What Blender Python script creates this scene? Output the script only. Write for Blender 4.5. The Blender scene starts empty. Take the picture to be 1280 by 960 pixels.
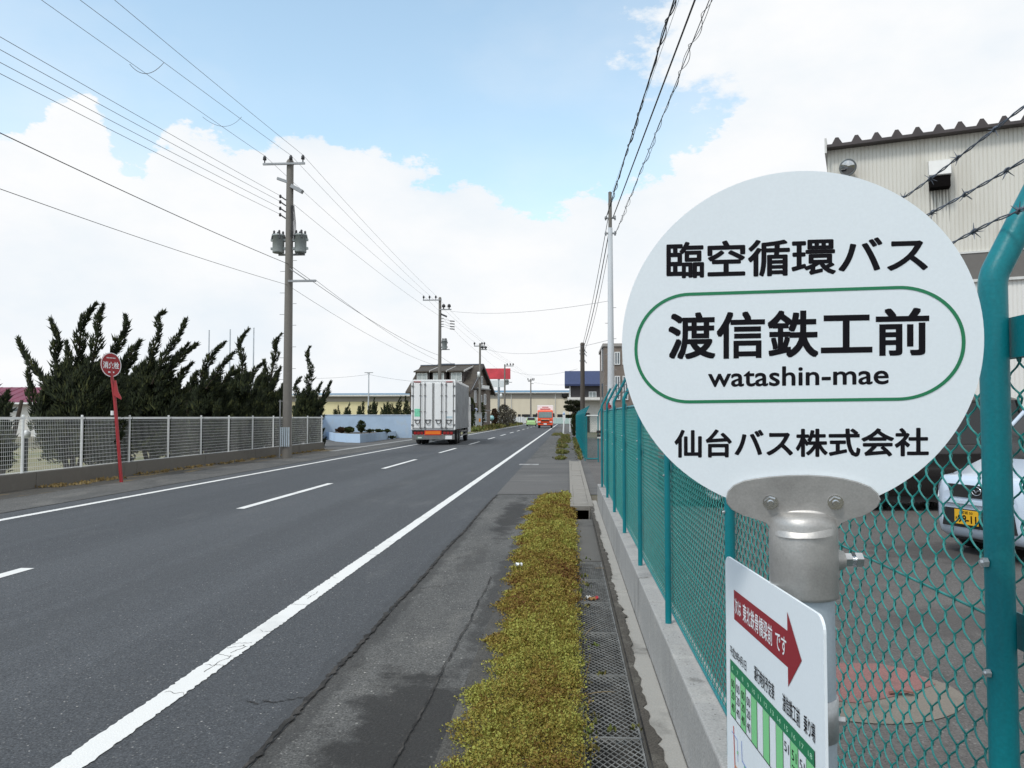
import bpy, math, random
import numpy as np
from mathutils import Vector, Matrix
R = math.radians
scene = bpy.context.scene
COL = scene.collection
random.seed(7)
rng = np.random.default_rng(11)

# ------------------------------------------------------------------ camera
FPX, H = 1000.0, 1.6                       # focal length in pixels of a 1280 px wide frame, eye height
TH = math.atan(.041)
PSI = math.atan(.070 * math.cos(TH))
fwd = np.array([-math.sin(PSI) * math.cos(TH), math.cos(PSI) * math.cos(TH), math.sin(TH)])
rgt = np.array([math.cos(PSI), math.sin(PSI), 0.])
upv = np.cross(rgt, fwd)
EYE = np.array([0., 0., H])
cam = bpy.data.cameras.new("camera")
camo = bpy.data.objects.new("camera", cam); COL.objects.link(camo)
camo.location = EYE
camo.rotation_euler = Matrix([list(rgt), list(upv), list(-fwd)]).transposed().to_euler()
cam.sensor_width = 36; cam.lens = 36 * FPX / 1280
cam.clip_start = .05; cam.clip_end = 3000
scene.camera = camo

def ray(px, py): return fwd + (px - 640) / FPX * rgt - (py - 480) / FPX * upv
def gp(px, py, z=0.):
    d = ray(px, py); return EYE + d * (z - H) / d[2]
def aY(px, py, Y):
    d = ray(px, py); return EYE + d * Y / d[1]
def aX(px, py, X):
    d = ray(px, py); return EYE + d * X / d[0]
def aD(px, py, D): return EYE + ray(px, py) * D

# ------------------------------------------------------------------ sky, sun, exposure
SUN_EL, SUN_AZ = R(52), R(-140)            # azimuth from +Y towards +X
world = bpy.data.worlds.new("World"); scene.world = world; world.use_nodes = True
wn = world.node_tree.nodes; wl = world.node_tree.links; wn.clear()
def N(nodes, t, **kw):
    n = nodes.new(t)
    for k, v in kw.items(): setattr(n, k, v)
    return n
def math_node(nodes, links, op, a, b=None, c=None, clamp=False):
    n = nodes.new("ShaderNodeMath"); n.operation = op; n.use_clamp = clamp
    for i, x in enumerate((a, b, c)):
        if x is None: continue
        if isinstance(x, (int, float)): n.inputs[i].default_value = x
        else: links.new(x, n.inputs[i])
    return n.outputs[0]
wm_ = lambda op, a, b=None, c=None, clamp=False: math_node(wn, wl, op, a, b, c, clamp)
sky = N(wn, "ShaderNodeTexSky", sky_type='NISHITA', sun_disc=False, sun_elevation=SUN_EL, sun_rotation=SUN_AZ,
        altitude=0, air_density=1.0, dust_density=.6, ozone_density=1.6)
tc = N(wn, "ShaderNodeTexCoord"); sep = N(wn, "ShaderNodeSeparateXYZ"); wl.new(tc.outputs['Generated'], sep.inputs[0])
az = wm_('ARCTAN2', sep.outputs[0], sep.outputs[1]); el = wm_('ARCSINE', sep.outputs[2])
nz = N(wn, "ShaderNodeTexNoise"); nz.inputs['Scale'].default_value = 6.5; nz.inputs['Detail'].default_value = 12; nz.inputs['Roughness'].default_value = .60
mp = N(wn, "ShaderNodeMapping"); mp.inputs['Scale'].default_value = (1, 1, 1.9); mp.inputs['Location'].default_value = (3.1, 1.7, .4)
wl.new(tc.outputs['Generated'], mp.inputs[0]); wl.new(mp.outputs[0], nz.inputs[0])
nz3 = N(wn, "ShaderNodeTexNoise"); nz3.inputs['Scale'].default_value = 26; nz3.inputs['Detail'].default_value = 10; nz3.inputs['Roughness'].default_value = .66; wl.new(mp.outputs[0], nz3.inputs[0])
nb = wm_('ADD', wm_('SUBTRACT', nz.outputs[0], .5), wm_('MULTIPLY', wm_('SUBTRACT', nz3.outputs[0], .5), .52))
def sky_uv(px, py):
    d = ray(px, py); d = d / np.linalg.norm(d); return math.atan2(d[0], d[1]), math.asin(d[2])
def fcurve(pts, x, lo, hi, ylo, yhi):
    n = wn.new("ShaderNodeFloatCurve"); c = n.mapping.curves[0]
    pp = sorted(((a - lo) / (hi - lo), (b - ylo) / (yhi - ylo)) for a, b in pts)
    pp = [(0., pp[0][1])] + pp + [(1., pp[-1][1])]
    c.points[0].location = pp[0]; c.points[1].location = pp[-1]
    for p in pp[1:-1]: c.points.new(*p)
    for p in c.points: p.handle_type = 'AUTO_CLAMPED'
    n.mapping.update()
    t = wm_('DIVIDE', wm_('SUBTRACT', x, lo), hi - lo, clamp=True); wl.new(t, n.inputs['Value'])
    return wm_('ADD', wm_('MULTIPLY', n.outputs[0], yhi - ylo), ylo)
low_pts = [(-120, 175), (0, 172), (45, 152), (75, 122), (105, 118), (128, 150), (152, 188), (172, 200), (192, 172), (225, 146), (262, 146), (290, 166), (318, 174), (345, 158),
           (395, 144), (415, 165), (440, 180), (480, 190), (540, 210), (600, 216), (640, 240), (682, 258), (742, 230), (795, 206), (835, 192), (870, 165), (930, 90), (1010, -40)]
v_low = fcurve([sky_uv(*p) for p in low_pts], az, -1.2, 1.2, -.1, 1.)
rt_pts = [(790, -140), (762, 0), (738, 42), (752, 84), (780, 106), (805, 140), (845, 170), (960, 260)]
u_rt = fcurve([(sky_uv(*p)[1], sky_uv(*p)[0]) for p in rt_pts], el, -.2, 1., -1.2, 1.2)
m1 = wm_('DIVIDE', wm_('ADD', wm_('SUBTRACT', v_low, el), wm_('MULTIPLY', nb, .12)), .020)
m2 = wm_('DIVIDE', wm_('ADD', wm_('SUBTRACT', az, u_rt), wm_('MULTIPLY', nb, .30)), .11)
nz2 = N(wn, "ShaderNodeTexNoise"); nz2.inputs['Scale'].default_value = 2.6; nz2.inputs['Detail'].default_value = 8; wl.new(mp.outputs[0], nz2.inputs[0])
hi_m = wm_('MULTIPLY', wm_('SUBTRACT', nz2.outputs[0], .44), 9., clamp=True)          # broken cloud overhead and behind
hi_gate = wm_('MAXIMUM', wm_('MULTIPLY', wm_('SUBTRACT', el, .60), 6., clamp=True), wm_('MULTIPLY', wm_('SUBTRACT', wm_('ABSOLUTE', az), 1.0), 4., clamp=True))
hi_m = wm_('MULTIPLY', hi_m, hi_gate)
sm = N(wn, "ShaderNodeMapRange", interpolation_type='SMOOTHSTEP'); wl.new(wm_('MAXIMUM', wm_('MAXIMUM', m1, m2), hi_m), sm.inputs[0])
thin = wm_('ADD', wm_('MULTIPLY', wm_('SUBTRACT', nz2.outputs[0], .40), 1.0, clamp=True), wm_('ADD', .19, wm_('MULTIPLY', wm_('SUBTRACT', .50, el, None, True), .55)))             # thin veil in the blue part
mask = wm_('MAXIMUM', sm.outputs[0], thin)
cm = N(wn, "ShaderNodeMix", data_type='RGBA'); cs = N(wn, "ShaderNodeMapRange")
cs.inputs[1].default_value = .38; cs.inputs[2].default_value = .58; wl.new(wm_('ADD', wm_('MULTIPLY', nz2.outputs[0], .62), wm_('MULTIPLY', nz.outputs[0], .38)), cs.inputs[0]); wl.new(cs.outputs[0], cm.inputs[0])
SKYK = .15
CB = 1.0 / SKYK
cm.inputs[6].default_value = (.67 * CB, .725 * CB, .775 * CB, 1); cm.inputs[7].default_value = (.79 * CB, .797 * CB, .805 * CB, 1)
boost = N(wn, "ShaderNodeMix", data_type='RGBA', blend_type='MULTIPLY'); boost.inputs[0].default_value = 1
wl.new(sky.outputs[0], boost.inputs[6]); boost.inputs[7].default_value = (1.50, 1.62, 1.38, 1)
mx = N(wn, "ShaderNodeMix", data_type='RGBA'); wl.new(mask, mx.inputs[0]); wl.new(boost.outputs[2], mx.inputs[6]); wl.new(cm.outputs[2], mx.inputs[7])
bg = N(wn, "ShaderNodeBackground"); bg.inputs[1].default_value = SKYK; wl.new(mx.outputs[2], bg.inputs[0])
out = N(wn, "ShaderNodeOutputWorld"); wl.new(bg.outputs[0], out.inputs[0])
sun = bpy.data.lights.new("sun", 'SUN'); sun.energy = 1.5; sun.angle = R(11); sun.color = (1, .96, .9)
suno = bpy.data.objects.new("sun", sun); COL.objects.link(suno)
sd = Vector((math.sin(SUN_AZ) * math.cos(SUN_EL), math.cos(SUN_AZ) * math.cos(SUN_EL), math.sin(SUN_EL)))
suno.rotation_euler = sd.to_track_quat('Z', 'Y').to_euler(); suno.location = (0, 0, 60)
vs = scene.view_settings
scene.display_settings.display_device = 'sRGB'
vs.view_transform = 'Standard'; vs.look = 'None'; vs.gamma = 1; vs.use_curve_mapping = False
vs.exposure = .32

# ------------------------------------------------------------------ materials
MAT = {}
def mat(name, col, rough=.6, metal=0., var=.15, scale=6., fine=None, bump=0., bscale=60., coat=0., stretch=None, spec=None, alpha=None, trans=0.):
    """Principled surface whose colour is broken up by two noises; fine=(amount, scale) adds speckle."""
    if name in MAT: return MAT[name]
    m = bpy.data.materials.new(name); m.use_nodes = True; MAT[name] = m
    n = m.node_tree.nodes; l = m.node_tree.links; b = n['Principled BSDF']
    b.inputs['Roughness'].default_value = rough; b.inputs['Metallic'].default_value = metal
    if coat: b.inputs['Coat Weight'].default_value = coat; b.inputs['Coat Roughness'].default_value = .08
    if spec is not None: b.inputs['Specular IOR Level'].default_value = spec
    if trans: b.inputs['Transmission Weight'].default_value = trans
    t = n.new("ShaderNodeTexCoord"); mp = n.new("ShaderNodeMapping"); l.new(t.outputs['Object'], mp.inputs[0])
    if stretch: mp.inputs['Scale'].default_value = stretch
    a = n.new("ShaderNodeTexNoise"); a.inputs['Scale'].default_value = scale; a.inputs['Detail'].default_value = 7; a.inputs['Roughness'].default_value = .6
    l.new(mp.outputs[0], a.inputs[0])
    r = n.new("ShaderNodeMapRange"); r.inputs[1].default_value = .3; r.inputs[2].default_value = .7
    r.inputs[3].default_value = 1 - var; r.inputs[4].default_value = 1 + var; l.new(a.outputs[0], r.inputs[0])
    fac = r.outputs[0]
    if fine:
        f = n.new("ShaderNodeTexNoise"); f.inputs['Scale'].default_value = fine[1]; f.inputs['Detail'].default_value = 3; l.new(t.outputs['Object'], f.inputs[0])
        r2 = n.new("ShaderNodeMapRange"); r2.inputs[1].default_value = .3; r2.inputs[2].default_value = .7
        r2.inputs[3].default_value = 1 - fine[0]; r2.inputs[4].default_value = 1 + fine[0]; l.new(f.outputs[0], r2.inputs[0])
        fac = math_node(n, l, 'MULTIPLY', fac, r2.outputs[0])
    v = n.new("ShaderNodeVectorMath"); v.operation = 'SCALE'; v.inputs[0].default_value = col[:3]; l.new(fac, v.inputs['Scale'])
    l.new(v.outputs[0], b.inputs['Base Color'])
    if bump:
        h = n.new("ShaderNodeTexNoise"); h.inputs['Scale'].default_value = bscale; h.inputs['Detail'].default_value = 5; l.new(t.outputs['Object'], h.inputs[0])
        bp = n.new("ShaderNodeBump"); bp.inputs['Strength'].default_value = bump; bp.inputs['Distance'].default_value = .01
        l.new(h.outputs[0], bp.inputs['Height']); l.new(bp.outputs[0], b.inputs['Normal'])
    m['base'] = list(col)
    return m
def mixed(name, layers, rough=.85, bump=.25, bscale=90., speck=(.25, 160.), stones=None):
    """Ground material: layers = [(colour), (colour, scale, lo, hi, stretch), ...] each laid over the last through a noise threshold."""
    m = bpy.data.materials.new(name); m.use_nodes = True; MAT[name] = m
    n = m.node_tree.nodes; l = m.node_tree.links; b = n['Principled BSDF']; b.inputs['Roughness'].default_value = rough
    b.inputs['Specular IOR Level'].default_value = .3
    t = n.new("ShaderNodeTexCoord"); cur = None
    for i, L in enumerate(layers):
        if i == 0:
            rgb = n.new("ShaderNodeRGB"); rgb.outputs[0].default_value = (*L, 1); cur = rgb.outputs[0]; continue
        c, sc, lo, hi, st = L
        mp = n.new("ShaderNodeMapping"); mp.inputs['Scale'].default_value = st; mp.inputs['Location'].default_value = (i * 3.7, i * 1.9, i); l.new(t.outputs['Object'], mp.inputs[0])
        a = n.new("ShaderNodeTexNoise"); a.inputs['Scale'].default_value = sc; a.inputs['Detail'].default_value = 8; a.inputs['Roughness'].default_value = .62; l.new(mp.outputs[0], a.inputs[0])
        r = n.new("ShaderNodeMapRange"); r.interpolation_type = 'SMOOTHSTEP'; r.inputs[1].default_value = lo; r.inputs[2].default_value = hi; l.new(a.outputs[0], r.inputs[0])
        x = n.new("ShaderNodeMix"); x.data_type = 'RGBA'; l.new(r.outputs[0], x.inputs[0]); l.new(cur, x.inputs[6]); x.inputs[7].default_value = (*c, 1); cur = x.outputs[2]
    if stones:                               # loose pale and dark aggregate showing in the surface
        for sc, dens, c in stones:
            vo = n.new("ShaderNodeTexVoronoi"); vo.inputs['Scale'].default_value = sc; l.new(t.outputs['Object'], vo.inputs[0])
            sx = n.new("ShaderNodeSeparateColor"); l.new(vo.outputs['Color'], sx.inputs[0])
            k = math_node(n, l, 'MULTIPLY', math_node(n, l, 'LESS_THAN', vo.outputs['Distance'], .34), math_node(n, l, 'LESS_THAN', sx.outputs[0], dens))
            x = n.new("ShaderNodeMix"); x.data_type = 'RGBA'; l.new(math_node(n, l, 'MULTIPLY', k, math_node(n, l, 'ADD', .35, sx.outputs[1])), x.inputs[0]); l.new(cur, x.inputs[6]); x.inputs[7].default_value = (*c, 1); cur = x.outputs[2]
    f = n.new("ShaderNodeTexNoise"); f.inputs['Scale'].default_value = speck[1]; f.inputs['Detail'].default_value = 2; l.new(t.outputs['Object'], f.inputs[0])
    r2 = n.new("ShaderNodeMapRange"); r2.inputs[1].default_value = .3; r2.inputs[2].default_value = .7; r2.inputs[3].default_value = 1 - speck[0]; r2.inputs[4].default_value = 1 + speck[0]; l.new(f.outputs[0], r2.inputs[0])
    v = n.new("ShaderNodeVectorMath"); v.operation = 'SCALE'; l.new(cur, v.inputs[0]); l.new(r2.outputs[0], v.inputs['Scale']); l.new(v.outputs[0], b.inputs['Base Color'])
    h = n.new("ShaderNodeTexNoise"); h.inputs['Scale'].default_value = bscale; h.inputs['Detail'].default_value = 6; l.new(t.outputs['Object'], h.inputs[0])
    bp = n.new("ShaderNodeBump"); bp.inputs['Strength'].default_value = bump; bp.inputs['Distance'].default_value = .01; l.new(h.outputs[0], bp.inputs['Height']); l.new(bp.outputs[0], b.inputs['Normal'])
    return m
def leafmat(name, c1, c2, c3=None, rough=.7, sub=0.):
    """Foliage: colour per leaf from the mesh attribute 'tint' (0..1)."""
    m = bpy.data.materials.new(name); m.use_nodes = True; MAT[name] = m
    n = m.node_tree.nodes; l = m.node_tree.links; b = n['Principled BSDF']; b.inputs['Roughness'].default_value = rough; b.inputs['Specular IOR Level'].default_value = .2
    at = n.new("ShaderNodeAttribute"); at.attribute_name = 'tint'
    cr = n.new("ShaderNodeValToRGB"); e = cr.color_ramp.elements; e[0].color = (*c1, 1); e[1].color = (*c2, 1)
    if c3: x = e.new(.62); x.color = (*c2, 1); e[2].color = (*c3, 1)
    l.new(at.outputs['Fac'], cr.inputs[0]); l.new(cr.outputs[0], b.inputs['Base Color'])
    if sub: b.inputs['Subsurface Weight'].default_value = 0
    return m

# ------------------------------------------------------------------ mesh helpers
class MB:
    def __init__(s): s.V = []; s.F = []; s.I = []; s.T = None; s.smooth = []
    def add(s, V, F, mi=0, sm=False):
        o = len(s.V)
        for v in V:
            if s.T is not None: v = s.T @ Vector(v)
            s.V.append((v[0], v[1], v[2]))
        for f in F: s.F.append([i + o for i in f]); s.I.append(mi); s.smooth.append(sm)
        return s
    def box(s, c, d, mi=0, rz=0., rx=0., ry=0.):
        hx, hy, hz = d[0] / 2, d[1] / 2, d[2] / 2
        V = [Vector((x, y, z)) for z in (-hz, hz) for y in (-hy, hy) for x in (-hx, hx)]
        if rz or rx or ry:
            M = Matrix.Rotation(rz, 3, 'Z') @ Matrix.Rotation(ry, 3, 'Y') @ Matrix.Rotation(rx, 3, 'X'); V = [M @ v for v in V]
        return s.add([(v[0] + c[0], v[1] + c[1], v[2] + c[2]) for v in V], [(0, 2, 3, 1), (4, 5, 7, 6), (0, 1, 5, 4), (2, 6, 7, 3), (0, 4, 6, 2), (1, 3, 7, 5)], mi)
    def b2(s, lo, hi, mi=0): return s.box([(a + b) / 2 for a, b in zip(lo, hi)], [abs(b - a) for a, b in zip(lo, hi)], mi)
    def cyl(s, p0, p1, r0, r1=None, n=10, mi=0, caps=True, sm=True):
        r1 = r0 if r1 is None else r1
        p0, p1 = Vector(p0), Vector(p1); d = (p1 - p0).normalized(); a = d.orthogonal().normalized(); b = d.cross(a)
        V = [p + (a * math.cos(t) + b * math.sin(t)) * r for p, r in ((p0, r0), (p1, r1)) for t in [2 * math.pi * k / n for k in range(n)]]
        s.add(V, [(k, (k + 1) % n, n + (k + 1) % n, n + k) for k in range(n)], mi, sm)
        if caps: s.add(V, [tuple(range(n))[::-1], tuple(range(n, 2 * n))], mi)
        return s
    def tube(s, P, r, n=6, mi=0, caps=True, sm=True):
        P = [Vector(p) for p in P]; V = []; N_ = len(P); rr = r if hasattr(r, '__len__') else [r] * N_
        a = None
        for i, p in enumerate(P):
            d = (P[min(i + 1, N_ - 1)] - P[max(i - 1, 0)]).normalized()
            if a is None: a = d.orthogonal().normalized()
            a = (a - d * a.dot(d)).normalized(); b = d.cross(a)
            V += [p + (a * math.cos(2 * math.pi * k / n) + b * math.sin(2 * math.pi * k / n)) * rr[i] for k in range(n)]
        F = [(i * n + k, i * n + (k + 1) % n, (i + 1) * n + (k + 1) % n, (i + 1) * n + k) for i in range(N_ - 1) for k in range(n)]
        s.add(V, F, mi, sm)
        if caps: s.add(V, [tuple(range(n))[::-1], tuple(range((N_ - 1) * n, N_ * n))], mi)
        return s
    def lathe(s, prof, o=(0, 0, 0), axis='Z', n=20, mi=0, sm=True):
        V = []
        for r, z in prof:
            for k in range(n):
                t = 2 * math.pi * k / n; x, y = r * math.cos(t), r * math.sin(t)
                p = {'Z': (x, y, z), 'Y': (x, z, -y), 'X': (z, x, y)}[axis]
                V.append((p[0] + o[0], p[1] + o[1], p[2] + o[2]))
        m = len(prof)
        return s.add(V, [(i * n + k, i * n + (k + 1) % n, (i + 1) * n + (k + 1) % n, (i + 1) * n + k) for i in range(m - 1) for k in range(n)], mi, sm)
    def prism(s, poly, z0, z1, mi=0, fn=None, side_mi=None):
        """poly in 2D extruded between z0 and z1; fn maps (a,b,c) to the world."""
        fn = fn or (lambda a, b, c: (a, b, c)); n = len(poly)
        V = [fn(a, b, z0) for a, b in poly] + [fn(a, b, z1) for a, b in poly]
        s.add(V, [tuple(range(n))[::-1], tuple(range(n, 2 * n))], mi)
        return s.add(V, [(k, (k + 1) % n, n + (k + 1) % n, n + k) for k in range(n)], mi if side_mi is None else side_mi)
    def loft(s, S, mi=0, closed=True, caps=True, sm=True):
        n = len(S[0]); V = [v for q in S for v in q]
        F = [(i * n + k, i * n + (k + 1) % n, (i + 1) * n + (k + 1) % n, (i + 1) * n + k) for i in range(len(S) - 1) for k in range(n if closed else n - 1)]
        s.add(V, F, mi, sm)
        if caps: s.add(V, [tuple(range(n))[::-1], tuple(range((len(S) - 1) * n, len(S) * n))], mi)
        return s
WM = {}                                      # world matrix of every parent
def link(name, me, mats, parent):
    o = bpy.data.objects.new(name, me); COL.objects.link(o)
    for m in (mats if isinstance(mats, (list, tuple)) else [mats]): me.materials.append(m)
    if parent is not None: o.parent = parent
    WM[o] = WM[parent] if parent is not None else Matrix.Identity(4)
    return o
def build(name, mb, mats, parent=None, local=False, bevel=0., sub=0, auto=None):
    """One mesh object from an MB; coordinates are the world's unless local."""
    V = mb.V
    if parent is not None and not local:
        iv = WM[parent].inverted(); V = [tuple(iv @ Vector(v)) for v in V]
    me = bpy.data.meshes.new(name); me.from_pydata(V, [], mb.F)
    me.polygons.foreach_set('material_index', mb.I); me.polygons.foreach_set('use_smooth', mb.smooth); me.update()
    o = link(name, me, mats, parent)
    if bevel:
        md = o.modifiers.new("bevel", 'BEVEL'); md.width = bevel; md.segments = 2; md.limit_method = 'ANGLE'; md.angle_limit = R(40)
    return o
def npmesh(name, V, F, mats, parent=None, tint=None, smooth=False):
    """Mesh from numpy arrays (F is n x 3 or n x 4), with a per-face tint."""
    if parent is not None:
        iv = np.array(WM[parent].inverted()); V = V @ iv[:3, :3].T + iv[:3, 3]
    me = bpy.data.meshes.new(name); k = F.shape[1]
    me.vertices.add(len(V)); me.vertices.foreach_set('co', V.astype(np.float32).ravel())
    me.loops.add(F.size); me.loops.foreach_set('vertex_index', F.astype(np.int32).ravel())
    me.polygons.add(len(F)); me.polygons.foreach_set('loop_start', np.arange(0, F.size, k, dtype=np.int32))
    me.update(calc_edges=True)
    if tint is not None:
        a = me.attributes.new('tint', 'FLOAT', 'FACE'); a.data.foreach_set('value', tint.astype(np.float32))
    if smooth: me.polygons.foreach_set('use_smooth', np.ones(len(F), bool))
    return link(name, me, mats, parent)
def tag(o, label, cat, group=None, kind=None):
    o['label'] = label; o['category'] = cat
    if group: o['group'] = group
    if kind: o['kind'] = kind
    return o
def thing(name, label, cat, loc=(0, 0, 0), rz=0., group=None):
    o = bpy.data.objects.new(name, None); COL.objects.link(o); o.empty_display_size = .2
    o.location = loc; o.rotation_euler = (0, 0, rz)
    WM[o] = Matrix.Translation(Vector(loc)) @ Matrix.Rotation(rz, 4, 'Z')
    return tag(o, label, cat, group)
def struct(name, mb, mats):
    o = build(name, mb, mats); o['kind'] = 'structure'; return o
def copy_thing(src, loc, rz=0., label=None):
    r = src.copy(); COL.objects.link(r); r.location = loc; r.rotation_euler = (0, 0, rz)
    if label: r['label'] = label
    for ch in list(src.children):
        c = ch.copy(); COL.objects.link(c); c.parent = r
        for g in list(ch.children):
            d = g.copy(); COL.objects.link(d); d.parent = c
    return r

# ------------------------------------------------------------------ lettering
TXT = {}
def text2d(s):
    if s in TXT: return TXT[s]
    c = bpy.data.curves.new("lettering", "FONT"); c.body = s; c.resolution_u = 4
    o = bpy.data.objects.new("lettering", c); COL.objects.link(o)
    dg = bpy.context.evaluated_depsgraph_get(); dg.update()
    me = bpy.data.meshes.new_from_object(o.evaluated_get(dg))
    V = np.array([v.co[:2] for v in me.vertices]); F = [tuple(p.vertices) for p in me.polygons]
    bpy.data.objects.remove(o); bpy.data.curves.remove(c); bpy.data.meshes.remove(me)
    lo, hi = V.min(0), V.max(0)
    TXT[s] = (V, F, lo, hi); return TXT[s]
def lettering(mb, s, quad, nrm, dil=0., n=10, square=False, mi=0, lift=.0003):
    """Writes s into the 3-D quad (TL, TR, BR, BL), dil = stroke gain in font units, along the surface normal by lift."""
    V, F, lo, hi = text2d(s); lo = lo - dil; hi = hi + dil
    TL, TR, BR, BL = [np.array(q, float) for q in quad]; nrm = np.array(nrm, float)
    offs = [(0, 0)]
    if dil:
        if square: offs = [(a * dil, b * dil) for a in (-1, 0, 1) for b in (-1, 0, 1)]
        else: offs = [(dil * math.cos(2 * math.pi * k / n), dil * math.sin(2 * math.pi * k / n)) for k in range(n)]
    for k, of in enumerate(offs):
        st = (V + of - lo) / (hi - lo)
        a, b = st[:, :1], st[:, 1:]
        P = BL * (1 - a) * (1 - b) + BR * a * (1 - b) + TR * a * b + TL * (1 - a) * b + nrm * (lift + k * 4e-6)
        mb.add([tuple(p) for p in P], F, mi)

# ================================================================== SETTING
def spot_layer(m, spots, col):
    """Stains with a place and shape of their own on an existing ground material."""
    n = m.node_tree.nodes; l = m.node_tree.links; b = n['Principled BSDF']
    src = b.inputs['Base Color'].links[0].from_socket
    t = n.new("ShaderNodeTexCoord"); ns = n.new("ShaderNodeTexNoise"); ns.inputs['Scale'].default_value = 3.2; ns.inputs['Detail'].default_value = 8; ns.inputs['Roughness'].default_value = .65
    l.new(t.outputs['Object'], ns.inputs[0]); jit = math_node(n, l, 'MULTIPLY', math_node(n, l, 'SUBTRACT', ns.outputs[0], .5), 2.6)
    tot = None
    for x, y, rx, ry, st in spots:
        a = n.new("ShaderNodeVectorMath"); a.operation = 'SUBTRACT'; l.new(t.outputs['Object'], a.inputs[0]); a.inputs[1].default_value = (x, y, 0)
        d = n.new("ShaderNodeVectorMath"); d.operation = 'DIVIDE'; l.new(a.outputs[0], d.inputs[0]); d.inputs[1].default_value = (rx, ry, 1)
        e = n.new("ShaderNodeVectorMath"); e.operation = 'LENGTH'; l.new(d.outputs[0], e.inputs[0])
        v = math_node(n, l, 'MULTIPLY', math_node(n, l, 'MULTIPLY', math_node(n, l, 'SUBTRACT', 1.15, math_node(n, l, 'ADD', e.outputs['Value'], jit)), 2.2, clamp=True), st)
        tot = v if tot is None else math_node(n, l, 'MAXIMUM', tot, v)
    x = n.new("ShaderNodeMix"); x.data_type = 'RGBA'; l.new(tot, x.inputs[0]); l.new(src, x.inputs[6]); x.inputs[7].default_value = (*col, 1)
    l.new(x.outputs[2], b.inputs['Base Color'])
one = (1, 1, 1)
m_ground = mixed('bare ground', [(.12, .105, .075), ((.16, .135, .075), .35, .45, .6, one), ((.07, .085, .03), .9, .5, .62, one)], speck=(.35, 30))
m_road = mixed('road asphalt', [(.078, .083, .090), ((.064, .068, .074), .5, .42, .62, (1.6, .05, 1)), ((.100, .103, .107), 1.3, .55, .78, (1, .25, 1)), ((.048, .050, .053), 2.2, .66, .80, (1, .3, 1))],
               rough=.82, bump=.5, bscale=95, speck=(.42, 85), stones=((62, .10, (.17, .17, .165)), (120, .30, (.125, .128, .13)), (90, .22, (.035, .036, .038)), (60, .012, (.34, .33, .31))))
m_old = mixed('old shoulder asphalt', [(.105, .104, .100), ((.082, .082, .080), 1.1, .45, .62, (1, .4, 1)), ((.150, .146, .136), 1.6, .52, .72, (1, .5, 1)), ((.06, .058, .054), 3.0, .62, .74, (1, .3, 1))],
              rough=.9, bump=.7, bscale=80, speck=(.45, 80), stones=((55, .14, (.22, .215, .20)), (100, .30, (.16, .157, .15)), (80, .25, (.045, .044, .042)), (48, .025, (.36, .35, .32))))
spot_layer(m_old, [(-.86, 4.15, .36, .95, .85), (-.90, 13.0, .20, 2.5, .8), (-1.05, 9.0, .12, 1.0, .35), (-.66, 7.6, .09, 2.6, .6), (-.70, 2.6, .3, .9, .7)], (.026, .025, .024))
spot_layer(m_old, [(-1.44, 6, .10, 11, .55)], (.035, .034, .033)); spot_layer(m_road, [(-1.46, 6, .11, 11, .45), (-4.0, 14, .25, 30, .25), (-7.3, 16, .3, 30, .2)], (.045, .047, .05))
m_strip = mixed('gritty verge', [(.075, .072, .066), ((.11, .105, .09), 2.0, .5, .7, one), ((.04, .038, .034), 3.0, .55, .7, one)], rough=.95, bump=.6, speck=(.45, 110))
m_yard = mixed('yard asphalt', [(.108, .101, .096), ((.125, .117, .110), .8, .45, .65, one), ((.06, .056, .054), 1.4, .58, .75, (1, .6, 1))], speck=(.3, 80), bump=.4, stones=((45, .12, (.2, .19, .18)), (80, .25, (.06, .056, .053))))
spot_layer(m_yard, [(3.2, 6.5, .9, .5, .5), (2.4, 8.2, .5, 1.2, .4), (5.0, 9.8, 1.6, .8, .7), (1.4, 6.4, .4, .7, .4), (4.2, 4.6, 1.2, .5, .35)], (.055, .051, .049))
m_drive = mixed('driveway asphalt', [(.115, .112, .108), ((.09, .088, .086), .6, .45, .62, (.4, 1.4, 1)), ((.145, .142, .136), 1.2, .55, .72, (.5, 1.4, 1))], speck=(.25, 110), bump=.3)
m_lawn = mixed('winter lawn', [(.19, .18, .095), ((.24, .215, .13), .4, .45, .6, one), ((.10, .12, .045), .8, .52, .64, one)], speck=(.4, 25), bump=.6, bscale=40)
m_dirt = mixed('verge dirt', [(.075, .07, .062), ((.20, .15, .075), 1.1, .53, .62, (2, .35, 1)), ((.10, .095, .085), 1.8, .5, .7, one)], speck=(.45, 60), bump=.6)
def conc(name, c, dark=.55, sc=1.4):
    d = tuple(x * dark for x in c)
    return mixed(name, [c, (tuple(x * 1.12 for x in c), 5, .5, .75, one), (d, sc, .55, .74, (1, 1, .35)), (tuple(x * .8 for x in d), 3.1, .66, .8, one)], rough=.85, bump=.25, bscale=70, speck=(.1, 130))
m_kerb = conc('kerb concrete', (.36, .345, .315), .5, 2.2)
m_wallc = mixed('fence wall concrete', [(.34, .335, .325), ((.40, .39, .37), 4, .5, .72, one), ((.21, .21, .205), 1.7, .46, .70, (1, 1, .25)), ((.13, .125, .115), 5.5, .60, .78, (1, 1, .18)), ((.24, .20, .15), 2.6, .66, .8, one)], rough=.88, bump=.35, bscale=60, speck=(.14, 110), stones=((70, .10, (.18, .175, .165)),))
m_darkc = conc('weathered concrete', (.13, .125, .115), .5)
m_gutter = conc('dirty gutter concrete', (.085, .08, .072), .5)
m_lid = conc('gutter lid concrete', (.25, .235, .21), .6)
m_pole = conc('pole concrete', (.185, .175, .16), .75)
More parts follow.
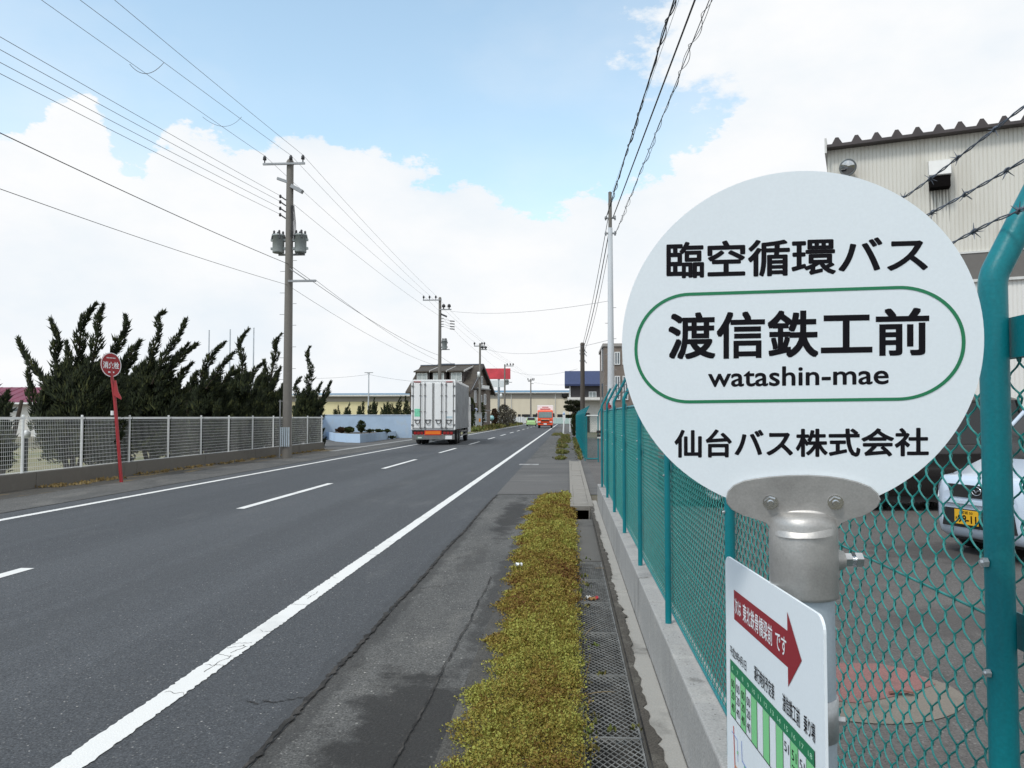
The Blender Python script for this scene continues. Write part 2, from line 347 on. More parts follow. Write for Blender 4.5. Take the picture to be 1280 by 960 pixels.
m_paint = mixed('road paint', [(.72, .72, .70), ((.60, .60, .585), 1.6, .5, .75, one), ((.16, .16, .16), 7.5, .66, .72, (1, .5, 1)), ((.09, .09, .09), 2.3, .73, .77, (.5, 3.5, 1))], rough=.7, bump=.3, speck=(.08, 150))
m_wornpaint = mixed('worn road paint', [(.40, .40, .40), ((.2, .2, .2), 5, .45, .6, one)], speck=(.2, 120))
m_crack = mixed('crack dirt', [(.026, .025, .024), ((.06, .056, .052), 5, .42, .62, one)], rough=.97, speck=(.4, 120))

def grid_sheet(xs, ys, z, skip=()):
    mb = MB()
    for i in range(len(xs) - 1):
        for j in range(len(ys) - 1):
            if (i, j) in skip: continue
            mb.add([(xs[i], ys[j], z), (xs[i + 1], ys[j], z), (xs[i + 1], ys[j + 1], z), (xs[i], ys[j + 1], z)], [(0, 1, 2, 3)])
    return mb
def sheet(x0, x1, y0, y1, z): return grid_sheet([x0, x1], [y0, y1], z)
def strip(path_l, path_r, z):
    mb = MB(); n = len(path_l)
    V = [(x, y, z) for x, y in path_l] + [(x, y, z) for x, y in path_r]
    return mb.add(V, [(i, n + i, n + i + 1, i + 1) for i in range(n - 1)])
GX0, GX1 = .075, .375                       # gutter
struct('ground', grid_sheet([-900, GX0, GX1, 900], [-60, -3, 14.0, 1500], 0, {(1, 1)}), m_ground)
struct('road', sheet(-9.35, -1.45, -30, 186, .008), m_road)
struct('road', sheet(-70, 60, 173, 184, .006), m_road)
struct('pavement', sheet(-1.47, -.50, -3, 16.5, .004), m_old)
struct('ground', sheet(-.62, GX0, -3, 16.5, .006), m_strip)
struct('pavement', sheet(-1.47, .66, 16.5, 30, .010), m_drive)
struct('pavement', sheet(-1.47, 1.0, 30, 170, .006), m_old)
struct('ground', sheet(.66, 26, -12, 60, .005), m_yard)
struct('pavement', sheet(-10.95, -9.30, -30, 58, .006), m_old)
struct('ground', sheet(-11.9, -10.9, -30, 38.6, .009), m_dirt)
struct('road', sheet(-24, -10.9, 38.6, 62, .007), m_drive)
struct('ground', sheet(-80, -12.05, -30, 38.6, .005), m_lawn)
struct('ground', sheet(-40, -9.3, 62, 165, .010), m_lawn)
# painted lines
for x, name in ((-2.27, 'road_marking'), (-8.72, 'road_marking')):
    r = np.random.default_rng(int(-x * 10)); ys = np.concatenate([np.arange(-20, 2, .5), np.arange(2, 26, .025), np.arange(26, 172.5, 2.)]); j1, j2 = r.normal(0, .0045, len(ys)), r.normal(0, .0045, len(ys))
    struct(name, strip(list(zip(x - .075 + j1, ys)), list(zip(x + .075 + j2, ys)), .013), m_paint)
mb = MB()
for k in range(-2, 16):
    y = 13.55 + 10.75 * k; mb.add([(-5.74, y, .013), (-5.59, y, .013), (-5.59, y + 5.3, .013), (-5.74, y + 5.3, .013)], [(0, 1, 2, 3)])
struct('road_marking', mb, m_paint)
a, b = gp(649, 581), gp(673, 581.5)
struct('road_marking', sheet(a[0], b[0], a[1] - .28, a[1] + .28, .015), m_wornpaint)
# cracks and the joint between the new and the old asphalt
def ragged(x, y0, y1, w, n=150, amp=.02, z=.0145, seed=1):
    r = np.random.default_rng(seed); ys = np.linspace(y0, y1, n); c = x + amp * np.cumsum(r.normal(0, .12, n)) ; c -= np.linspace(0, c[-1] - x, n)
    wl_ = w * np.clip(r.normal(.5, .28, n), .06, 1.3); wr_ = w * np.clip(r.normal(.5, .3, n), .06, 1.3)
    return strip(list(zip(c - wl_, ys)), list(zip(c + wr_, ys)), z)
struct('road_surface', ragged(-1.445, .5, 16.3, .026, n=420, amp=.016, seed=3), m_crack)
struct('road_surface', ragged(-.77, 1.0, 8.0, .010, n=300, amp=.016, seed=5), m_crack)
mb = MB()
for (x0, y0, x1, y1, s) in ((-1.80, 4.42, -1.5, 4.50, 3), (-1.40, 7.4, -.95, 7.6, 6)):
    r = np.random.default_rng(s); n = 30; xs = np.linspace(x0, x1, n); ys = np.linspace(y0, y1, n) + np.cumsum(r.normal(0, .012, n)); w = .003 + .004 * r.random(n)
    mb.add([(x, y - c, .0125 if x < -1.47 else .0105) for x, y, c in zip(xs, ys, w)] + [(x, y + c, .0125 if x < -1.47 else .0105) for x, y, c in zip(xs, ys, w)], [(i, i + 1, n + i + 1, n + i) for i in range(n - 1)])
struct('road_surface', mb, m_crack)
mb = MB(); r = np.random.default_rng(21)
for y0 in (4.55, 5.05, 5.28, 5.42, 5.52, 5.9, 6.7, 7.05, 7.9, 9.2, 10.1, 11.4, 13.0):
    wfr = r.uniform(.35, 1.0); n = 12; xs = -2.345 + .15 * np.linspace(0, wfr, n) + (0 if r.random() < .6 else .15 * (1 - wfr)); ys = y0 + np.cumsum(r.normal(0, .012, n)); w = .0012 + .0026 * r.random(n)
    mb.add([(x, y - c, .0142) for x, y, c in zip(xs, ys, w)] + [(x, y + c, .0142) for x, y, c in zip(xs, ys, w)], [(i, i + 1, n + i + 1, n + i) for i in range(n - 1)])
for y0, y1 in ((4.9, 5.25), (5.3, 5.5), (6.9, 7.2)):
    n = 12; ys = np.linspace(y0, y1, n); xs = -2.27 + np.cumsum(r.normal(0, .008, n)); w = .0012 + .002 * r.random(n)
    mb.add([(x - c, y, .0144) for x, y, c in zip(xs, ys, w)] + [(x + c, y, .0144) for x, y, c in zip(xs, ys, w)], [(i, n + i, n + i + 1, i + 1) for i in range(n - 1)])
struct('road_surface', mb, m_crack)
mb = strip([(.3765, y) for y in np.arange(-2.5, 14.6, .06)], [(.425 + .008 * r.normal(0, 1) + .012 * math.sin(y * 2.3) + .006 * math.sin(y * 7), y) for y in np.arange(-2.5, 14.6, .06)], .0435)
struct('ground', mb, mixed('kerb dirt', [(.075, .066, .055), ((.13, .12, .10), 5, .5, .7, one)], speck=(.4, 90)))
struct('ground', sheet(.3755, .398, -2.6, 14.0, .0035), m_crack)
struct('road_surface', sheet(-9.36, -9.30, -20, 58, .0112), m_crack)

# gutter channel, raised culvert beyond it, kerb strip and the wall under the fence
mb = MB()
ZG = -.055
mb.b2((GX0, -3, -.42), (GX1, 14.0, -.38)); mb.b2((GX0 - .05, -3, -.38), (GX0, 14.0, .002)); mb.b2((GX1, -3, -.38), (GX1 + .012, 14.0, -.05))
mb.b2((GX0, 14.0, -.42), (GX1, 16.0, -.38)); mb.b2((GX0 - .05, 14.01, -.38), (GX0 - .001, 16.0, -.005)); mb.b2((GX1 + .001, 14.01, -.38), (GX1 + .05, 16.0, -.005)); mb.b2((GX0, 15.8, -.38), (GX1, 16.0, -.005)); mb.b2((GX0, -3.1, -.42), (GX1, -3.0, -.06))
struct('gutter', mb, m_gutter)
mb = MB(); mb.b2((GX0, 9.32, ZG - .08), (GX1, 13.05, ZG)); struct('gutter', mb, m_darkc)
mb = MB()                                   # step up to the driveway with the square drain hole in it
mb.b2((GX0 - .04, 14.0, -.4), (GX0 + .02, 28.4, .055)); mb.b2((GX1 - .02, 14.0, -.4), (GX1 + .06, 28.4, .055)); mb.b2((GX0 + .02, 14.0, -.02), (GX1 - .02, 14.3, .052))
struct('kerb', mb, m_lid)
lid0 = None
for k in range(14):
    y = 14.32 + k * .985
    if lid0 is None:
        mb = MB(); mb.b2((-.128, 0, -.05), (.128, .955, 0)); mb.b2((-.128, .955, -.05), (-.05, .978, 0)); mb.b2((.05, .955, -.05), (.128, .978, 0))
        lid0 = build('drain_cover', mb, m_lid, bevel=.006)
        tag(lid0, 'grey concrete lid in the row over the roadside drain at the driveway', 'drain cover', 'concrete drain lids at the driveway'); lid0.location = (.225, y, .058)
    else:
        c = lid0.copy(); COL.objects.link(c); c.location = (.225 + random.uniform(-.004, .004), y, .058 + random.uniform(-.006, .004))
m_steel = mat('galvanised grating', (.23, .23, .22), .7, .2, var=.5, scale=7, bump=.2)
gr0 = None
for k in range(8):
    L = 1.0; y0 = 9.27 - (k + 1) * 1.005
    if gr0 is None:
        mb = MB(); w = .29
        for sx in (-1, 1): mb.b2((sx * w / 2 - .004, 0, -.028), (sx * w / 2 + .004, L, 0))
        for yy in (.004, L - .004): mb.b2((-w / 2 + .004, yy - .004, -.028), (w / 2 - .004, yy + .004, -.001))
        for sgn in (-1, 1):                 # flat bars crossing as diamonds
            n = 0
            for c in np.arange(-w * 1.4, L + w * 1.4, .062):
                # line y = c + sgn*x*1.25
                pts = []
                ts = np.linspace(-w / 2, w / 2, 2)
                x0, x1 = -w / 2, w / 2; ya, yb = c + sgn * x0 * 1.55, c + sgn * x1 * 1.55
                def cut(xa, ya, xb, yb):
                    t0, t1 = 0., 1.; dy = yb - ya
                    for bound, s in ((.004, 1), (L - .004, -1)):
                        if abs(dy) < 1e-9: continue
                        t = (bound - ya) / dy
                        if (dy > 0) == (s == 1): t0 = max(t0, t)
                        else: t1 = min(t1, t)
                    return (t0, t1) if t1 - t0 > .02 else None
                q = cut(x0, ya, x1, yb)
                if not q: continue
                xa, xb = x0 + (x1 - x0) * q[0], x0 + (x1 - x0) * q[1]; y_a, y_b = ya + (yb - ya) * q[0], ya + (yb - ya) * q[1]
                ln = math.hypot(xb - xa, y_b - y_a)
                z1 = -.003 if sgn < 0 else -.0045
                mb.box(((xa + xb) / 2, (y_a + y_b) / 2, (z1 - .008) / 2), (ln, .0046, .008 + z1), rz=math.atan2(y_b - y_a, xb - xa))
        gr0 = build('steel_drain_cover', mb, m_steel)
        tag(gr0, 'rusty steel diamond grating laid over the roadside gutter', 'drain cover', 'steel gratings over the gutter'); gr0.location = ((GX0 + GX1) / 2, y0, ZG)
    else:
        c = gr0.copy(); COL.objects.link(c); c.location = ((GX0 + GX1) / 2 + random.uniform(-.002, .002), y0, ZG + random.uniform(-.005, .004))
mb = MB()
for k in range(9):
    y0 = -2.6 + k * 1.98 - (0 if k else .2); y1 = -2.6 + (k + 1) * 1.98 - .012
    zz = .03 + (.008 if k == 3 else 0) + random.uniform(-.004, .004)
    mb.b2((.395 + random.uniform(-.004, .004), y0, -.3), (.530, y1, zz))
kerb = build('kerb', mb, m_kerb, bevel=.008); kerb['kind'] = 'structure'
WZ = .375
mb = MB(); y = -2.6
while y < 14.6:
    y1 = min(y + 4.0, 14.75); mb.b2((.533, y + .006, -.3), (.69, y1, WZ)); y = y1
low = build('low_wall', mb, m_wallc, bevel=.01); tag(low, 'low grey concrete wall carrying the green chain link fence beside the gutter', 'wall')
# painted manhole surround in the yard
m_red = mixed('faded red paint', [(.25, .125, .115), ((.18, .11, .10), 6, .5, .7, one), ((.22, .17, .15), 9, .62, .7, one)], speck=(.2, 90))
m_bei = mixed('beige mortar', [(.20, .178, .15), ((.15, .135, .115), 5, .5, .7, one)], speck=(.15, 90))
c = (1.66, 4.87); mb = MB(); ring = []
for k in range(48):
    t = 2 * math.pi * k / 48; r = 1 + .03 * math.sin(3 * t + 1); ring.append((c[0] + .58 * r * math.cos(t), c[1] + .52 * r * math.sin(t), .010))
mb.add(ring, [tuple(range(48))]); struct('ground', mb, m_bei)
q = [gp(x, y) for x, y in ((1000, 833), (1045, 831), (1100, 832), (1140, 841), (1170, 858), (1140, 868), (1105, 876), (1075, 882), (1045, 879), (1000, 876))]
mb = MB(); mb.add([(p[0], p[1], .0135) for p in q], [tuple(range(len(q)))]); struct('ground', mb, m_red)
# pale gutter line at the entrance on the far side
struct('road_marking', strip([(-11.1, 36.5), (-11.05, 56)], [(-10.75, 36.5), (-10.7, 56)], .0115), mat('pale concrete', (.3, .3, .29), .85, var=.25, scale=2))

# ------------------------------------------------------------------ weeds on the verge (too many to count)
def scatter_leaves(name, pts, h, size, mats, tints, spread, n_each, up=.5):
    n = len(pts); M = n * n_each
    base = np.repeat(pts, n_each, 0); hh = np.repeat(h, n_each); sz = np.repeat(size, n_each) * rng.uniform(.6, 1.35, M); tt = np.repeat(tints, n_each)
    rad = rng.normal(0, 1, (M, 2)) * np.repeat(spread, n_each)[:, None]
    k = rng.random(M) ** .7
    p = base.copy(); p[:, :2] += rad; p[:, 2] += hh * k * np.exp(-(rad ** 2).sum(1) / (2.2 * np.repeat(spread, n_each) ** 2)) + .004
    d = rng.normal(0, 1, (M, 3)); d[:, 2] = np.abs(d[:, 2]) * up + .15; d /= np.linalg.norm(d, axis=1)[:, None]
    s = np.cross(d, rng.normal(0, 1, (M, 3))); s /= np.linalg.norm(s, axis=1)[:, None]
    L = sz[:, None]; V = np.empty((M, 4, 3)); V[:, 0] = p; V[:, 1] = p + d * L * .55 + s * L * .28; V[:, 2] = p + d * L; V[:, 3] = p + d * L * .55 - s * L * .28
    F = np.arange(M * 4).reshape(M, 4)
    return V.reshape(-1, 3), F, np.clip(tt + rng.normal(0, .13, M), 0, 1)
m_weed = leafmat('weed leaves', (.14, .060, .022), (.265, .205, .042), (.315, .325, .072))
def weeds():
    n = 7600; y = 2.2 + (16.3 - 2.2) * rng.random(n) ** 1.35
    xl = np.interp(y, [2, 3.7, 4.4, 5.5, 7.5, 10.8, 14, 16.4], [-.70, -.60, -.52, -.50, -.56, -.62, -.60, -.50]) + .05 * np.sin(y * 5.3) + .04 * np.sin(y * 11.7 + 1)
    u = rng.random(n); x = xl + (GX0 - .015 - xl) * (u * 1.0)
    edge = np.minimum(u * 3.2, 1) * np.minimum((1 - u) * 6 + .35, 1)
    patch = np.sin(x * 7 + 1.3 * np.sin(y * 2.1)) * np.sin(y * 3.3 + 2 * np.sin(x * 5)) + .6 * np.sin(y * 1.1 + 2)
    keep = rng.random(n) < (.45 + .55 * edge); x, y, patch, edge = x[keep], y[keep], patch[keep], edge[keep]
    n = len(x); pts = np.c_[x, y, np.full(n, .006)]
    h = (.03 + .075 * rng.random(n) ** 1.5 + .028 * patch) * (.35 + .65 * edge); h = np.clip(h, .015, .14)
    tint = np.clip(.63 + .28 * patch + rng.normal(0, .20, n), 0, 1)
    far = np.clip((y - 3) / 10, 0, 1); bare = np.sin(x * 13 + 2 * np.sin(y * 4.1)) * np.sin(y * 6.7 + 3 * np.sin(x * 6)); h = h * np.where(bare > .55, .35, 1)
    size = (.0105 + .012 * far) * rng.uniform(.7, 1.6, n)
    V, F, t = scatter_leaves('weeds', pts, h, size, None, tint, np.full(n, .030) + .01 * far, 46)
    # thin upright stems and blades between the leaves
    ns = 9000; i = rng.integers(0, len(x), ns); bx_ = x[i] + rng.normal(0, .03, ns); by_ = y[i] + rng.normal(0, .03, ns); hh = (h[i] * rng.uniform(.8, 1.7, ns))
    a = rng.uniform(0, 6.28, ns); ln = rng.normal(0, .25, (ns, 2)) * hh[:, None]; w = rng.uniform(.0009, .0020, ns) * (1 + far[i])
    S = np.empty((ns, 4, 3)); S[:, 0] = np.c_[bx_ - w * np.cos(a), by_ - w * np.sin(a), np.full(ns, .004)]; S[:, 1] = np.c_[bx_ + w * np.cos(a), by_ + w * np.sin(a), np.full(ns, .004)]
    S[:, 2] = np.c_[bx_ + ln[:, 0] + .3 * w, by_ + ln[:, 1], hh]; S[:, 3] = np.c_[bx_ + ln[:, 0] - .3 * w, by_ + ln[:, 1], hh]
    F = np.concatenate([F, np.arange(4 * ns).reshape(ns, 4) + len(V)]); V = np.concatenate([V, S.reshape(-1, 3)]); t = np.concatenate([t, rng.uniform(.05, .95, ns)])
    o = npmesh('weeds', V, F, m_weed, tint=t)
    tag(o, 'yellow green and russet ground hugging weeds along the gutter edge', 'weeds', kind='stuff')
weeds()
m_grass = leafmat('verge grass', (.19, .15, .06), (.12, .13, .035), (.09, .13, .03))
def tufts(name, label, areas, per, hgt, size, m=None):
    Vs, Fs, Ts = [], [], []; o = 0
    for x0, x1, y0, y1, n in areas:
        x = rng.uniform(x0, x1, n); y = rng.uniform(y0, y1, n); pts = np.c_[x, y, np.full(n, .008)]
        V, F, t = scatter_leaves(name, pts, rng.uniform(.3, 1, n) * hgt, np.full(n, size), None, rng.uniform(.1, .9, n), np.full(n, size * .6), per, up=1.6)
        Vs.append(V); Fs.append(F + o); Ts.append(t); o += len(V)
    ob = npmesh(name, np.concatenate(Vs), np.concatenate(Fs), m or m_grass, tint=np.concatenate(Ts))
    return tag(ob, label, 'grass', kind='stuff')
tufts('grass', 'rough green and straw grass tufts beside the driveway further down the road', [(-.40, -.15, 29.5, 31, 25), (-.5, -.1, 34, 37, 45), (-.55, -.05, 40, 45, 60), (-.6, .1, 48, 56, 80), (-.5, .1, 58, 70, 90), (.4, .55, 29.5, 60, 90), (-1.3, -.5, 67, 75, 70)], 12, .10, .10)
tufts('dry_grass', 'straw coloured dry grass along the foot of the far fence wall', [(-11.75, -11.3, 17, 20, 40), (-11.8, -11.5, 20, 38, 110)], 10, .03, .07, leafmat('straw', (.20, .14, .06), (.28, .21, .09)))
tufts('bank_grass', 'grassy green bank between the road and the houses on the far side', [(-11.5, -9.6, 84, 165, 700)], 10, .35, .4)
tufts('gutter_grass', 'small green sprigs and dead stalks growing through the gutter gratings', [(.09, .36, 3.2, 4.6, 10), (.10, .2, 5, 9, 9)], 12, .03, .03)

# ================================================================== GREEN CHAIN LINK FENCE
m_teal = mixed('teal coated steel', [(.004, .185, .215), ((.006, .150, .180), 4, .48, .7, (1, 1, .3)), ((.012, .21, .23), 9, .55, .75, one), ((.13, .20, .20), 34, .74, .77, one), ((.10, .06, .035), 21, .79, .81, one)], rough=.38, bump=.06, bscale=160, speck=(.07, 220))
m_twire = mat('teal coated wire', (.008, .215, .20), .42, 0, var=.25, scale=14, coat=.1)
m_galv = mat('galvanised steel', (.50, .51, .52), .42, .75, var=.18, scale=16, fine=(.08, 260))
m_barb = mat('old barbed wire', (.17, .19, .23), .5, .7, var=.35, scale=30)
FX, FY0, FD = .592, 1.155, 1.853
def chain_mesh(L, z0, z1, pv=.059, ph=.060, r=.0019, seg=10, sides=4):
    """Woven wire panel along +Y from 0 to L; every wire a flattened helix hooked into the next."""
    s = ph / 2; A = s / 2 + r * .9; n = int(round(L / s)); K = int((z1 - z0) / pv * seg)
    z = np.linspace(z0, z1, K); Vs, Fs = [], []; o = 0
    ang = 2 * np.pi * np.arange(sides) / sides
    for k in range(n):
        ph_ = 2 * np.pi * (z - z0) / pv + (np.pi if k % 2 else 0)
        y = (k + .5) * s + A * (2 / np.pi) * np.arcsin(.985 * np.cos(ph_)) * 1.06; x = .0055 * np.sin(ph_)
        P = np.c_[x, y, z]; T = np.gradient(P, axis=0); T /= np.linalg.norm(T, axis=1)[:, None]
        a = np.cross(T, [1, 0, 0]); a /= np.linalg.norm(a, axis=1)[:, None]; b = np.cross(T, a)
        V = P[:, None] + r * (a[:, None] * np.cos(ang)[None, :, None] + b[:, None] * np.sin(ang)[None, :, None])
        i = np.arange(K - 1)[:, None] * sides; j = np.arange(sides)[None]; j2 = (j + 1) % sides
        F = np.stack([i + j, i + j2, i + sides + j2, i + sides + j], -1).reshape(-1, 4) + o
        Vs.append(V.reshape(-1, 3)); Fs.append(F); o += K * sides
    return np.concatenate(Vs), np.concatenate(Fs)
def bent_post(z0, zb, rise, run, r=.0186):
    P = [(0, 0, z0), (0, 0, zb - .03)]
    a1 = math.atan2(run, rise)
    for k in range(7):                       # smooth bend into the raked arm
        t = k / 6 * a1; P.append((.06 * (1 - math.cos(t)), 0, zb - .02 + .06 * math.sin(t)))
    e = P[-1]; P.append((e[0] + run, 0, e[2] + rise))
    mb = MB(); mb.tube(P, r, 16); return mb, P
def bolt(mb, p, d, r=.006, h=.006, mi=0):
    p, d = Vector(p), Vector(d).normalized(); mb.cyl(p, p + d * h, r, r, 6, mi, sm=False); mb.cyl(p + d * h, p + d * (h + .003), r * .62, r * .45, 10, mi)
def fence(name, label, x, y0, step, n, zbase, zb, first=0, seg=8, sides=4, r=.0019, near=True, pv=.059, ph=.060):
    root = thing(name, label, 'fence', (x, y0, 0))
    pm, P = bent_post(zbase - .06, zb, .29, .150)
    bm_ = MB()
    kids = []
    for p_, d_, q_ in (((-.0182, -.004, zb - .40), (-1, 0, 0), .007), ((P[-1][0] - .098, -.004, P[-1][2] - .155), (-1, 0, .5), .0085), ((-.0182, -.004, 1.25), (-1, 0, 0), .006)):
        bm_ = MB(); bolt(bm_, p_, d_, q_, q_); kids.append(('bolt', bm_, m_galv, 0))
    for lo_, hi_ in (((.022, -.055, zb - .118), (.026, .055, zb - .062)), ((.026, -.030, 1.28), (.029, .030, 1.33))):
        bm_ = MB(); bm_.b2(lo_, hi_); kids.append(('rail_bracket', bm_, m_teal, .002))
    kid_me = []
    post_me = bolt_me = None; plate_me = None
    for k in range(first, n):
        yy = k * step
        if post_me is None:
            o = build('post', pm, m_teal, root, local=True); post_me = o.data
            for nm, bm_, mm_, bv_ in kids: b = build(nm, bm_, mm_, o, local=True); kid_me.append((nm, b.data))
        else:
            o = bpy.data.objects.new('post', post_me); COL.objects.link(o); o.parent = root
            if near:
                for nm, me in kid_me:
                    b = bpy.data.objects.new(nm, me); COL.objects.link(b); b.parent = o
        o.location = (0, yy, 0)
    V, F = chain_mesh(step, zbase + .045, zb - .115, pv=pv, ph=ph, r=r, seg=seg, sides=sides)
    me = None
    for k in range(first, n - 1):
        if me is None:
            o = npmesh('mesh_panel', V + np.array([0, 0, 0.]), F, m_twire, None, smooth=True); o.parent = root; me = o.data
        else: o = bpy.data.objects.new('mesh_panel', me); COL.objects.link(o); o.parent = root
        o.location = (.035, k * step, 0)
    ya, yb = first * step, (n - 1) * step
    for nm, z, rr in (('top_rail', zb - .10, .017), ('bottom_rail', zbase + .045, .008)):
        mb = MB(); mb.cyl((.052 if nm == 'top_rail' else .036, ya, z), (.052 if nm == 'top_rail' else .036, yb, z), rr, n=10); build(nm, mb, m_teal, root, local=True)
    for z in ((zbase + zb) / 2 + .215, zbase + .42):
        mb = MB(); mb.cyl((.0385, ya, z), (.0385, yb, z), .0024, n=6); build('tension_wire', mb, m_twire, root, local=True)
    # three strands of barbed wire on the arms, two wires twisted, a four point barb every 12 cm
    e0, e1 = Vector(P[-2]), Vector(P[-1])
    for f in (.17, .53, .90):
        c = e0 + (e1 - e0) * f + Vector((-.026, 0, .012)); mb = MB(); ys = np.arange(ya, yb, .02 if near else .12)
        w = lambda y: .006 * math.sin(y * 5.1 + f * 9) - .016 * math.sin(math.pi * ((y / step) % 1))
        for ph_ in (0, math.pi):
            mb.tube([(c.x + .0017 * math.cos(y * 62 + ph_), y, c.z + w(y) + .0017 * math.sin(y * 62 + ph_)) for y in ys], .0013, 4, caps=False)
        if near:
            for y in np.arange(ya + .05, min(yb, 9), .125):
                y += random.uniform(-.012, .012); p = Vector((c.x, y, c.z + w(y)))
                for _ in range(5): mb.tube([p + Vector((.0032 * math.cos(t), dy, .0032 * math.sin(t))) for t, dy in [(q * 1.05 + _ * .4, -.006 + q * .0024) for q in range(6)]], .0011, 3, caps=False)
                for _ in range(4):
                    d = Vector((random.uniform(-1, 1), random.uniform(-.7, .7), random.uniform(-1, 1))).normalized(); mb.cyl(p, p + d * .014, .0013, .0003, 4)
        build('barbed_wire', mb, m_barb, root, local=True)
    return root
fence('chain_link_fence', 'long teal chain link fence with barbed wire on the low wall behind the bus stop', FX, FY0, FD, 8, WZ, 1.80, first=-1)
fence('chain_link_fence', 'short far run of teal chain link fence beyond the driveway opening, seen almost edge on', .60, 28.6, 2.0, 17, .10, 1.70, seg=6, sides=3, r=.0024, near=False)
g_ = thing('fence_gate', 'teal framed mesh gate leaf standing across the end of the far fence', 'gate', (.66, 28.45, 0))
mb = MB(); mb.cyl((0, 0, .10), (0, 0, 1.66), .02); mb.cyl((.40, 0, 0), (.40, 0, 1.62), .022); mb.tube([(.40, 0, 1.62), (.42, 0, 1.72), (.52, 0, 1.95)], .02, 8); mb.cyl((0, 0, .12), (.40, 0, .12), .025); build('frame', mb, m_teal, g_, local=True)
mb = MB(); mb.cyl((0, 0, 1.64), (.40, 0, 1.64), .026); build('top_rail', mb, mat('pale steel', (.6, .62, .6), .5, .2), g_, local=True)
V, F = chain_mesh(.36, .15, 1.6, seg=6, sides=3, r=.0022); V = V[:, [1, 0, 2]] + np.array([.66 + .02, 28.45, 0]); npmesh('mesh_panel', V, F, m_twire, g_)
mb = MB(); mb.b2((.34, -.09, 1.02), (.50, -.03, 1.12)); mb.b2((.36, -.08, .90), (.48, -.03, .98)); build('latch_box', mb, mat('black plastic', (.02, .02, .02), .5), g_, local=True, bevel=.006)
mb = MB(); mb.b2((.37, -.10, .84), (.49, -.035, .89)); build('latch_plate', mb, mat('pale steel', (.6, .62, .6)), g_, local=True, bevel=.004)

# ================================================================== BUS STOP SIGN
m_white = mixed('white sign enamel', [(.80, .86, .90), ((.755, .815, .86), 3.2, .48, .8, one), ((.60, .62, .60), 75, .79, .82, one)], rough=.36, bump=.0, speck=(.015, 300))
m_black = mat('black print', (.010, .009, .012), .6, var=.05, spec=.08)
m_green = mat('green print', (.012, .20, .085), .5, var=.05)
m_redp = mat('dark red print', (.27, .012, .022), .5, var=.06)
m_palegreen = mat('pale green print', (.22, .62, .27), .5, var=.04)
m_wprint = mat('white print', (.8, .82, .84), .5, var=.02)
m_cast = mat('cast aluminium', (.43, .42, .405), .46, .7, var=.16, scale=22, fine=(.07, 420), bump=.035, bscale=320)
m_chrome = mat('zinc bolt', (.62, .63, .64), .22, 1., var=.12, scale=80)
m_tubepole = mat('zinc coated pole', (.44, .51, .57), .48, .25, var=.10, scale=11, fine=(.05, 260), stretch=(1, 1, .2))
d = ray(988, 429.5); SC = EYE + d / np.linalg.norm(d) * .998; SN = (EYE - SC) / np.linalg.norm(EYE - SC)
su = np.cross(np.array([0, 0, 1.]), SN); su /= np.linalg.norm(su); sv = np.cross(SN, su)
def sp(px, py, off=0.):                      # a point of the sign plane
    r_ = ray(px, py); t = ((SC + SN * off - EYE) @ SN) / (r_ @ SN); return EYE + r_ * t
PC = sp(1005, 700)                           # pole axis
PX, PY = PC[0] - SN[0] * -.002, PC[1]
stop = thing('bus_stop_sign', 'round white bus stop sign with black Japanese lettering on a steel pole with timetable board', 'bus stop sign', (PX, PY, .034))
mb = MB(); RS = .2003
ring = [(RS * math.cos(2 * math.pi * k / 128), RS * math.sin(2 * math.pi * k / 128)) for k in range(128)]
mb.prism(ring, -.0032, 0, 0, lambda a, b, c: tuple(SC + su * a + sv * b + SN * c), side_mi=1)
disc = build('sign_disc', mb, [m_white, mat('cut edge', (.55, .57, .58), .5)], stop)
mb = MB()
lettering(mb, "臨空循環バス", [sp(*p) for p in ((833, 302.6), (1160, 293.6), (1160, 340.5), (833, 349))], SN, .023, 12)
build('lettering', mb, m_black, disc); mb = MB()
lettering(mb, "渡信鉄工前", [sp(*p) for p in ((835.5, 391), (1161.5, 384.2), (1161.5, 444.3), (835.5, 449.6))], SN, .021, square=True)
build('lettering', mb, m_black, disc); mb = MB()
lettering(mb, "watashin-mae", [sp(*p) for p in ((885, 459.6), (1111, 455.2), (1111, 480.3), (885, 484))], SN, .016, 8)
build('lettering', mb, m_black, disc); mb = MB()
lettering(mb, "仙台バス株式会社", [sp(*p) for p in ((843, 537), (1161, 534.5), (1161, 570.3), (843, 572.2))], SN, .026, 12)
build('lettering', mb, m_black, disc)
# green pill outline
def pill(w, h, r, n=20):
    pts = []
    for cx, cy, a0 in ((w - r, h - r, 0), (r - w, h - r, 90), (r - w, r - h, 180), (w - r, r - h, 270)):
        for k in range(n + 1): a = R(a0 + 90 * k / n); pts.append((cx + r * math.cos(a), cy + r * math.sin(a)))
    return pts
Q = [sp(*p, .0005) for p in ((793, 368), (1207, 354.6), (1207, 499.8), (793, 505))]
w_ = np.linalg.norm(Q[1] - Q[0]) / 2; h_ = np.linalg.norm(Q[3] - Q[0]) / 2
def pq(x, y):
    a, b = (x / w_ + 1) / 2, (y / h_ + 1) / 2; return tuple(Q[3] * (1 - a) * (1 - b) + Q[2] * a * (1 - b) + Q[1] * a * b + Q[0] * (1 - a) * b)
o_, i_ = pill(w_, h_, h_ * .985), pill(w_ - .0038, h_ - .0038, h_ * .985 - .0038)
n = len(o_); mb = MB(); mb.add([pq(*p) for p in o_] + [pq(*p) for p in i_], [(k, (k + 1) % n, n + (k + 1) % n, n + k) for k in range(n)])
build('outline', mb, m_green, disc)
